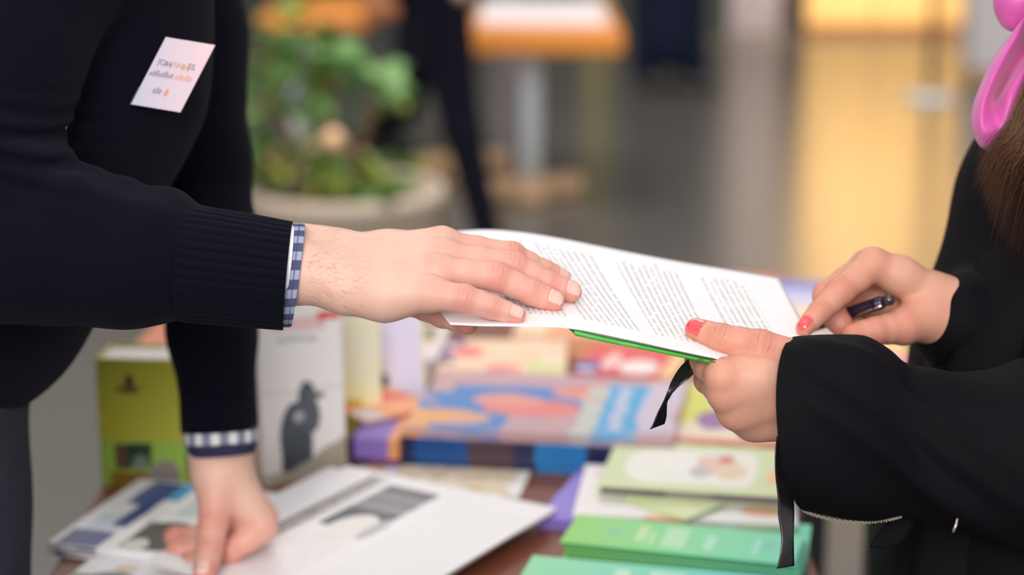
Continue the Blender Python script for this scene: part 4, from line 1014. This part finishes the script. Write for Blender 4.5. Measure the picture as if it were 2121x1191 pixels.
# far sleeve cuffs
dA = d0+0.008
Rk2 = sleeve_tube('', [((530, 822), (372, 815), dA, 0.036, 0), ((533, 860), (374, 856), dA, 0.036, 0), ((533, 888), (376, 896), dA, 0.035, 0)], None, None, 30*8, (30, 0.001), 20)
shell('knit_cuff', Rk2, 0.003, M_KNIT, sweater)
M_PLAID2 = plaid('white_navy_check_shirt', srgb(225, 222, 226), srgb(120, 122, 142), 13, 0.95)
Rs2 = sleeve_tube('', [((532, 876), (380, 882), dA, 0.033, 0), ((534, 900), (380, 905), dA, 0.033, 0), ((533, 914), (382, 922), dA, 0.033, 0)], None, None, 90, None, 10)
cuff_obj('shirt_cuff', Rs2, 0.002, M_PLAID2, man)
M_NAVYCHK = fabric('navy_check_band', srgb(38, 40, 66), srgb(60, 62, 92), 700, 0.2)
Rs3 = sleeve_tube('', [((532, 912), (385, 920), dA, 0.033, 0), ((531, 926), (390, 935), dA, 0.0325, 0), ((529, 936), (396, 946), dA, 0.032, 0)], None, None, 90, None, 8)
shell('cuff_band', Rs3, 0.002, M_NAVYCHK, man)
# trousers
M_TROUS = fabric('charcoal_trousers', srgb(44, 46, 58), srgb(58, 60, 72), 900, 0.3)
tr = SDF()
for hp, fx in ((hipA, -0.06), (hipB, 0.02)):
    kn = np.array([hp[0]+fx*0.2, hp[1], 0.48]); an = np.array([hp[0]+fx, hp[1], 0.12])
    tr.add([(hp, kn, 0.100, 0.085), (kn, an, 0.085, 0.075)], 0.02, 0.05)
tr.add([(hipA+np.array([-0.02, 0, 0.05]), hipB+np.array([-0.02, 0, 0.05]), 0.10, 0.10)], 0.02, 0.05)
tr.extra = lambda p, d: folds(p, d, 0.0025)
V, Q = surface(tr, 0.008, 0.03, 1)
quad_mesh('trousers', V, Q, [M_TROUS], man)
M_SHOE = plain('black_leather', srgb(24, 22, 24), 0.35)
def shoe(a, b, r0, r1, parent, mat):
    f = SDF(); f.add([(a, b, r0, r1)], 0.01, 0.001); f.extra = lambda p, d: np.maximum(d, 0.004-p[:, 2])
    V, Q = surface(f, 0.008); quad_mesh('shoe', V, Q, [mat], parent)
for hp, fx in ((hipA, -0.06), (hipB, 0.02)):
    a = np.array([hp[0]+fx-0.03, hp[1], 0.055]); shoe(a, a+np.array([0.2, 0, -0.012]), 0.05, 0.042, man, M_SHOE)

# ---------------------------------------------------------------- woman: near hand gripping the sheet
DWt = cdir(-0.15, 0.72, 0.68)
wn = Hand(Po); wn.k = 0.010; wn.kd = 0.0045
wn.pc((1800, 815, 12, 22), (1700, 795, 6, 21), (1650, 785, -2, 17)); wn.pc((1800, 862, 18, 21), (1700, 855, 11, 20), (1645, 852, 5, 17))
wn.pc((1650, 782, -8, 15.5), (1575, 780, -19, 12.5), (1496, 780, -23, 11)); wn.pc((1650, 802, -12, 16), (1503, 815, -18, 11.3))
wn.pc((1650, 828, -8, 17), (1526, 848, -8, 11.5)); wn.pc((1650, 852, 3, 17), (1556, 872, 8, 11))
wn.pc((1600, 805, 12, 16), (1540, 812, 22, 14))
wn.pc((1535, 762, -16, 7.5), (1512, 762, -14, 7))
wn.pc((1512, 812, -14, 12), (1532, 846, -5, 12.5), (1566, 868, 6, 12.5), (1640, 866, 4, 14))
wn.d([(1690, 764, -2, 16), (1640, 744, -6, 13.8), (1574, 721, -9, 12.4), (1493, 700, -2, 9.6), (1442, 683, 10, 7.8)], cdir(-0.15, 0.46, 0.88), (1, 7.7e-3, 9.4e-3, 7.4e-3, 1), (2, 3))
wn.d([(1496, 780, -23, 10.8), (1447, 750, 12, 9.0), (1472, 716, 48, 8.2), (1500, 694, 68, 7.5)])
wn.d([(1502, 815, -18, 11), (1466, 788, 25, 9.2), (1480, 744, 60, 8.2), (1508, 716, 82, 7.5)])
wn.d([(1526, 848, -8, 11), (1500, 818, 35, 9), (1505, 770, 68, 8), (1530, 735, 90, 7)])
wn.d([(1556, 872, 8, 10.5), (1536, 842, 42, 8.5), (1536, 795, 70, 7.5), (1555, 760, 90, 6.8)])
part_wn = wn.build(0.0014, 1)
# ---------------------------------------------------------------- woman: far hand pointing, pen in the grip
wf = Hand(Po); wf.k = 0.010; wf.kd = 0.005
wf.pc((2040, 655, 130, 22), (1975, 635, 122, 20), (1930, 620, 120, 17.5)); wf.pc((2040, 690, 120, 20), (1930, 664, 114, 17))
wf.pc((1925, 606, 118, 14.5), (1865, 572, 112, 13.2), (1808, 548, 108, 12.3)); wf.pc((1925, 606, 132, 15), (1798, 550, 130, 12))
wf.pc((1925, 612, 145, 15), (1815, 560, 148, 11)); wf.pc((1930, 622, 155, 14), (1838, 575, 163, 10))
wf.pc((1925, 655, 112, 16), (1872, 676, 100, 12.6)); wf.pc((1890, 630, 140, 15), (1815, 632, 146, 14))
wf.d([(1808, 548, 108, 12.3), (1741, 603, 94, 10), (1698, 646, 84, 8.2), (1667, 679, 77, 6.5)], cdir(-0.42, 0.36, 0.84), (1, 4.6e-3, 6.6e-3, 6.0e-3, 1))
wf.d([(1798, 550, 130, 12), (1713, 612, 124, 10.4), (1732, 660, 116, 9), (1752, 684, 112, 8)])
wf.d([(1815, 560, 148, 11), (1740, 628, 148, 10), (1765, 676, 134, 9), (1788, 688, 126, 8)])
wf.d([(1838, 575, 163, 10), (1775, 640, 163, 9), (1800, 680, 148, 8), (1820, 688, 140, 7)])
wf.d([(1915, 655, 110, 15), (1870, 676, 99, 12.8), (1812, 686, 90, 10), (1766, 693, 86, 8.4)], cdir(0.1, -0.55, 0.8), (1, 5e-3, 7e-3, 5e-3, 1), ())
part_wf = wf.build(0.0016, 1)
wb_ = SDF()
tw = []
for dd in (1.55, 1.62, 1.70):
    tw += caps(Pd, (2330, 1300, dd, 95), (2420, 700, dd, 85), (2400, 100, dd, 70))
tw += caps(Pd, (2420, -60, 1.50, 45), (2420, -60, 1.78, 45)) + caps(Pd, (2400, 0, 1.62, 50), (2370, -240, 1.6, 45))
wb_.add(tw, 0.05, 0.05)
wb_.add(caps(Pd, (2450, -20, 1.46, 42), (2480, 900, 1.40, 34), (2100, 930, 1.395, 27), (1780, 835, 1.383, 22)), 0.02, 0.03)
wb_.add(caps(Pd, (2450, -20, 1.80, 42), (2480, 700, 1.66, 36), (2200, 700, 1.55, 30), (2030, 672, 1.495, 20)), 0.02, 0.03)
wh = [Pd(2330, 1360, 1.56), Pd(2330, 1360, 1.69)]
for hp in wh:
    kn = np.array([hp[0]-0.02, hp[1], 0.45]); an = np.array([hp[0]+0.03, hp[1], 0.08])
    wb_.add([(hp, kn, 0.075, 0.052), (kn, an, 0.05, 0.034), (an, an+np.array([-0.15, 0, -0.045]), 0.034, 0.028)], 0.02, 0.03)
part_wb = body_part(wb_, 0.012)
V, Q, MI, fl, cr = join_parts([part_wn, part_wf, part_wb])
woman = quad_mesh('person', V, Q, [M_SKIN_W, M_POLISH, M_POLISH], None, MI, {'flush': fl, 'crease': cr})
tag(woman, 'person in a black jacket and pink scarf with coral nails, reading the sheet', 'person')

# ---- jacket
M_JACKET = fabric('black_jacket_cloth', srgb(6, 5, 11), srgb(10, 9, 15), 1600, 0.35, 0.9, 0.0)
jk = SDF(); tj = []
for dd in (1.56, 1.64, 1.72):
    tj += caps(Pd, (2215, 1420, dd, 150), (2235, 1130, dd, 148), (2275, 760, dd, 128), (2330, 430, dd, 112), (2400, 60, dd, 88))
tj += caps(Pd, (2420, -60, 1.50, 62), (2420, -60, 1.78, 62))
jk.add(tj, 0.05, 0.02)
jk.add(caps(Pd, (2450, -20, 1.80, 58), (2480, 700, 1.66, 52), (2200, 700, 1.56, 44), (1985, 668, 1.50, 33)), 0.02, 0.012)
jk.add(caps(Pd, (2450, -20, 1.46, 60), (2500, 500, 1.42, 56), (2480, 880, 1.40, 64)), 0.02, 0.02)
jk.extra = lambda p, d: folds(p, d, 0.0022)
V, Q = surface(jk, 0.0066, 0.02, 1)
M_JACKET.node_tree.nodes['Principled BSDF'].inputs['Roughness'].default_value = 0.72; M_JACKET.node_tree.nodes['Principled BSDF'].inputs['Specular IOR Level'].default_value = 0.12
jacket = quad_mesh('jacket', V, Q, [M_JACKET], woman); tag(jacket, 'black soft jacket')
# near sleeve with wide cuff
st = [((1646, 697), (1678, 1058), 1.374, 0.057, 0.025), ((1680, 695), (1700, 1064), 1.375, 0.057, 0.022), ((1740, 695), (1750, 1076), 1.378, 0.056, 0.014), ((1795, 699), (1800, 1079), 1.382, 0.053, 0.007),
      ((1838, 722), (1845, 1073), 1.388, 0.050, 0.002), ((1872, 748), (1880, 1070), 1.388, 0.046, 0), ((1925, 757), (1935, 1085), 1.39, 0.048, 0), ((1990, 770), (2005, 1105), 1.392, 0.052, 0),
      ((2060, 764), (2070, 1130), 1.394, 0.056, 0), ((2130, 742), (2140, 1150), 1.396, 0.06, 0), ((2300, 715), (2310, 1180), 1.40, 0.066, 0), ((2500, 720), (2510, 1180), 1.40, 0.06, 0)]
Rj = sleeve_tube('', st, None, None, 128, None, 130, full=0.96)
Rj = np.array(Rj)
# long diagonal drape folds in the cloth
for i in range(len(Rj)):
    c = Rj[i].mean(0); out = Rj[i]-c; rad = np.linalg.norm(out, axis=1)[:, None]; out = out/rad
    th = np.linspace(0, 2*np.pi, 128, endpoint=False); s = i/len(Rj)
    a1 = np.exp(-((th-(2*np.pi-(0.9+2.6*s)))/0.20)**2)*0.0095*min(1, 5*s)*(1-s)
    a2 = np.exp(-((th-(2*np.pi-(0.35+2.0*(s-0.1))))/0.16)**2)*0.007*min(1, 4*s)*(1-s)
    a3 = -np.exp(-((th-(2*np.pi-(0.62+2.3*s)))/0.18)**2)*0.009*min(1, 5*s)*(1-s)
    a4 = 0.0012*np.sin(5*th+9*s)*min(1, 4*s)
    Rj[i] = Rj[i]+out*(a1+a2+a3+a4)[:, None]
slv = shell('sleeve', Rj, 0.0025, M_JACKET, jacket); tag(slv, 'wide black jacket sleeve')
# lapel edge hanging down the front
def sheet_obj(name, A, B, n, m, mat, parent, thick=0.0015, bow=0.0):
    A = spline(A, n); B = spline(B, n); R = []
    for i in range(n):
        t = np.linspace(0, 1, m)[:, None]; row = A[i]*(1-t)+B[i]*t
        row = row - FW*(bow*np.sin(np.pi*t))
        R.append(row)
    o = loft(name, R, mat, parent, closed=False)
    md = o.modifiers.new('thickness', 'SOLIDIFY'); md.thickness = thick; md.offset = 0
    return o
sheet_obj('lapel', [Pd(2052, 350, 1.56), Pd(2035, 440, 1.555), Pd(1990, 590, 1.52), Pd(1958, 690, 1.50), Pd(1930, 790, 1.49), Pd(1900, 920, 1.49), Pd(1870, 1060, 1.50), Pd(1850, 1260, 1.50)],
          [Pd(2140, 350, 1.53), Pd(2110, 440, 1.50), Pd(2080, 590, 1.48), Pd(2050, 690, 1.475), Pd(2030, 790, 1.47), Pd(2020, 920, 1.47), Pd(2010, 1060, 1.47), Pd(2000, 1260, 1.47)], 40, 12, M_JACKET, jacket, 0.004, 0.006)
sheet_obj('lapel', [Pd(2066, 350, 1.53), Pd(2048, 440, 1.52), Pd(2014, 590, 1.49), Pd(1985, 690, 1.475), Pd(1955, 790, 1.47), Pd(1930, 920, 1.47), Pd(1905, 1060, 1.47), Pd(1880, 1260, 1.47)],
          [Pd(2200, 350, 1.49), Pd(2180, 440, 1.47), Pd(2150, 590, 1.455), Pd(2130, 690, 1.45), Pd(2110, 790, 1.45), Pd(2100, 920, 1.45), Pd(2100, 1060, 1.45), Pd(2100, 1260, 1.45)], 40, 12, M_JACKET, jacket, 0.004, 0.008)
# loose strip of cloth under the cuff
sheet_obj('hanging_tab', [Pd(1868, 1060, 1.40), Pd(1835, 1085, 1.40), Pd(1812, 1112, 1.40), Pd(1800, 1134, 1.40)], [Pd(1905, 1060, 1.40), Pd(1890, 1095, 1.40), Pd(1872, 1122, 1.40), Pd(1836, 1136, 1.40)], 14, 6, M_JACKET, jacket, 0.002)
# zip along the lower edge of the cuff
M_ZIP = plain('zip_metal', srgb(190, 178, 165), 0.3, Metallic=0.9)
zc = spline([P(1664, 1055, 1.368), P(1692, 1066, 1.368), P(1740, 1077, 1.369), P(1790, 1080, 1.369), P(1840, 1074, 1.37), P(1866, 1067, 1.371)], 46)
bx = []
for i, p in enumerate(zc):
    s = 0.0007; dz = 0.0005*(i % 2)
    bx.append((p[0]-s*0.8, p[1]-0.0012, p[2]-0.0014-dz, p[0]+s*0.8, p[1]+0.0012, p[2]+0.0010-dz))
zt = multi_box('zip_teeth', bx, M_ZIP, jacket); tag(zt, 'pale metal zip teeth along the cuff', kind='stuff')
zp = tube('zip_pull', [P(1983, 1074, 1.332), P(1979, 1090, 1.331), P(1974, 1103, 1.331)], [0.0011, 0.0012, 0.0009], M_ZIP, jacket, 8); tag(zp, 'small metal zip pull')
tu = SDF()
for hp in wh:
    kn = np.array([hp[0]-0.02, hp[1], 0.45]); an = np.array([hp[0]+0.03, hp[1], 0.12])
    tu.add([(hp, kn, 0.10, 0.07), (kn, an, 0.07, 0.06)], 0.02, 0.04)
V, Q = surface(tu, 0.009); quad_mesh('trousers', V, Q, [M_JACKET], woman)
for hp in wh:
    a = np.array([hp[0]+0.05, hp[1], 0.05]); shoe(a, a+np.array([-0.2, 0, -0.012]), 0.045, 0.038, woman, M_SHOE)

# ---- scarf: satin loops
def satin(name, c0, c1):
    m = NT(name); tc = m.n('ShaderNodeTexCoord'); n = m.noise(tc.outputs['Object'], 25, 3)
    m.set(Base_Color=m.mix(n, c0, c1), Roughness=0.42, Specular_IOR_Level=0.4, Sheen_Weight=0.3, Anisotropic=0.4); return m.m
M_SCARF = satin('pink_satin', srgb(206, 74, 160), srgb(222, 100, 178))
rows_ = [
 [(2103, 62, 1.505), (2112, 50, 1.482), (2125, 38, 1.484), (2150, 60, 1.52), (2163, 88, 1.482), (2200, 105, 1.50)],
 [(2072, 102, 1.505), (2088, 95, 1.476), (2110, 76, 1.480), (2128, 100, 1.518), (2146, 112, 1.474), (2180, 140, 1.49)],
 [(2047, 142, 1.502), (2064, 136, 1.470), (2091, 112, 1.477), (2104, 138, 1.516), (2127, 138, 1.468), (2160, 172, 1.482)],
 [(2018, 215, 1.498), (2034, 212, 1.463), (2054, 190, 1.472), (2067, 204, 1.508), (2094, 188, 1.460), (2134, 230, 1.472)],
 [(2014, 262, 1.494), (2029, 260, 1.460), (2045, 240, 1.462), (2064, 226, 1.480), (2087, 222, 1.458), (2118, 258, 1.468)],
 [(2028, 298, 1.492), (2041, 291, 1.464), (2056, 276, 1.458), (2069, 262, 1.460), (2086, 254, 1.459), (2108, 280, 1.468)],
 [(2050, 313, 1.496), (2056, 308, 1.478), (2064, 303, 1.470), (2074, 296, 1.468), (2088, 290, 1.469), (2104, 300, 1.478)]]
cr_ = np.array([[P(q[0], q[1], 1.432+(q[2]-1.46)*0.55) for q in r] for r in rows_])
g1 = np.array([spline(cr_[i], 50) for i in range(len(cr_))])
G4 = np.stack([spline(g1[:, j], 70) for j in range(50)], 1)
scarf = grid_obj('scarf', G4, M_SCARF, woman, thick=0.0016, off=0); tag(scarf, 'bright pink satin scarf')
sc_ = SDF(); sc_.add(caps(Pd, (2130, -60, 1.47, 20), (2106, 10, 1.462, 13), (2100, 42, 1.462, 7)) + caps(Pd, (2106, 10, 1.462, 12), (2150, -30, 1.46, 18)), 0.012, 0.008)
V, Q = surface(sc_, 0.0024, 0.01, 1)
quad_mesh('scarf_fold', V, Q, [M_SCARF], scarf)

# ---- hair
def hairmat():
    m = NT('brown_hair'); at = m.n('ShaderNodeAttribute'); at.attribute_name = 'tone'
    rp = m.n('ShaderNodeValToRGB'); e = rp.color_ramp.elements
    e[0].color = srgb(40, 22, 18); e[1].color = srgb(150, 106, 74)
    m.l(at.outputs['Fac'], rp.inputs[0]); m.set(Base_Color=rp.outputs[0], Roughness=0.42, Specular_IOR_Level=0.4); return m.m
M_HAIR = hairmat()
rng = np.random.RandomState(21); HV = []; HF = []; HT = []
def strand(pts, w, tone):
    b = len(HV); n = len(pts)
    T = np.gradient(pts, axis=0); T /= np.linalg.norm(T, axis=1)[:, None]
    for i in range(n):
        s = np.cross(T[i], FW); s /= np.linalg.norm(s)+1e-9; ww = w*(1-0.85*(i/(n-1))**2)
        HV.extend([pts[i]-s*ww, pts[i]+s*ww, pts[i]-FW*ww*0.8]); HT.extend([max(0.0, tone*(1.15-0.75*i/(n-1)))]*3)
    for i in range(n-1):
        for a in range(3):
            c = (a+1) % 3; HF.append((b+3*i+a, b+3*i+c, b+3*i+3+c, b+3*i+3+a))
for i in range(2600):
    u = rng.uniform(0, 1)                       # 0 = forward wisps, 1 = towards the back of the shoulder
    lay = rng.uniform(0, 1)
    root = np.array([2190+140*u+rng.normal(0, 12), -30+110*u+rng.normal(0, 40)])
    mid = np.array([2105+75*u+rng.normal(0, 9), 250+70*u+rng.normal(0, 16)])
    tipx = 2014+110*u**0.8+rng.normal(0, 7)+(8 if u < 0.2 else 0); tipy = 345+190*u**0.75+rng.normal(0, 26)
    if i % 60 == 0: tipx -= rng.uniform(0, 26)
    q = np.array([mid[0]*0.5+tipx*0.5-6, mid[1]*0.45+tipy*0.55-12])
    dz = 1.414+0.055*lay+0.012*u
    pp = spline([P(root[0], root[1], dz+0.01), P(mid[0], mid[1], dz-0.006), P(q[0], q[1], dz+0.004), P(tipx, tipy, dz+0.018)], 9)
    tone = np.clip(0.55-0.8*u+0.2*(1-lay)+rng.normal(0, 0.17), 0, 1)
    strand(pp, rng.uniform(0.00010, 0.00024), tone)
hair = mesh_obj('hair', HV, HF, M_HAIR, woman, True); tag(hair, 'long brown hair over the shoulder', kind='stuff')
at = hair.data.attributes.new('tone', 'FLOAT', 'POINT'); at.data.foreach_set('value', np.array(HT, np.float32))

# name badge
def march(f, px, py, d=1.2):
    for _ in range(60):
        s = float(f(P(px, py, d)[None].astype(np.float32))[0]); d += s*0.7
        if s < 3e-4: break
    return d
_bd = [march(sw, *q) for q in ((272, 216), (374, 233), (344, 77), (437, 97))]; _m = min(_bd[3]+_bd[0], _bd[1]+_bd[2])/2
_db = min(_bd)-0.004
ba, bb_, bc = P(272, 216, _db), P(374, 233, _db-0.004), P(344, 77, _db-0.002)
bux = bb_-ba; bvx = bc-ba; bw = np.linalg.norm(bux); bh = np.linalg.norm(bvx)
badge = empty('name_badge', tuple(ba)); nb = np.cross(bux, bvx); nb /= np.linalg.norm(nb)
if np.dot(nb, FW) > 0: nb = -nb
def badge_pt(u, v, n=0): return ba+bux*u+bvx*v+nb*n
def badge_quad(name, u0, v0, u1, v1, n0, n1, mat, parent=badge):
    V = [badge_pt(u, v, n) for n in (n0, n1) for u, v in ((u0, v0), (u1, v0), (u1, v1), (u0, v1))]
    return mesh_obj(name, rel(badge, V), BOXF, mat, parent)
mcard = NT('badge_card'); _t = mcard.n('ShaderNodeTexCoord'); _s = mcard.n('ShaderNodeSeparateXYZ'); mcard.l(_t.outputs['Generated'], _s.inputs[0])
_c = mcard.mix(_s.outputs[0], srgb(194, 194, 212), srgb(226, 192, 198)); mcard.set(Base_Color=_c, Roughness=0.35)
badge_quad('card', 0, 0, 1, 1, 0, 0.0008, mcard.m)
badge_quad('clear_sleeve', -0.04, -0.01, 0.10, 0.26, -0.0006, -0.0001, plain('dark_clear_plastic', srgb(50, 52, 74), 0.15))
M_INKD = plain('badge_ink', srgb(158, 150, 164), 0.6); M_INKO = plain('badge_ink_orange', srgb(232, 184, 150), 0.6); M_INKR = plain('badge_ink_red', srgb(232, 168, 168), 0.6)
ex = bux/bw; ey = bvx-ex*np.dot(bvx, ex); ey /= np.linalg.norm(ey)
def badge_text(s, u, v, size, mat, name='lettering'):
    p = badge_pt(u, v, 0.0010)-np.array(badge.location)
    sk = (bvx/bh)
    M = Matrix(((ex[0], sk[0], nb[0], p[0]), (ex[1], sk[1], nb[1], p[1]), (ex[2], sk[2], nb[2], p[2]), (0, 0, 0, 1)))
    text_mesh(name, s, size, mat, badge, M, True)
badge_text('JOH', 0.10, 0.62, 0.0060, M_INKD); badge_text('ANN', 0.385, 0.62, 0.0060, M_INKO); badge_text('ES', 0.70, 0.62, 0.0060, M_INKD)
for k in range(8): badge_quad('print_mark', 0.05+k*0.06, 0.44, 0.05+k*0.06+0.045, 0.49+0.02*(k % 3), 0.0009, 0.0011, M_INKD)
for k in range(5): badge_quad('print_mark', 0.56+k*0.07, 0.44, 0.56+k*0.07+0.055, 0.50+0.02*(k % 2), 0.0009, 0.0011, M_INKR)
for k in range(3): badge_quad('print_mark', 0.28+k*0.06, 0.2, 0.28+k*0.06+0.045, 0.27+0.02*(k % 2), 0.0009, 0.0011, M_INKD)
th = np.linspace(0, 2*np.pi, 20, endpoint=False)
V = [badge_pt(0.55+0.035*math.cos(a)*(1-0.5*max(0, math.sin(a))), 0.24+0.06*math.sin(a), 0.0011) for a in th]
mesh_obj('flame_mark', rel(badge, V), [tuple(range(20))], plain('flame_orange', srgb(224, 150, 112), 0.6), badge)
tag(badge, 'white and pink name badge pinned to the dark navy sweater', 'badge')
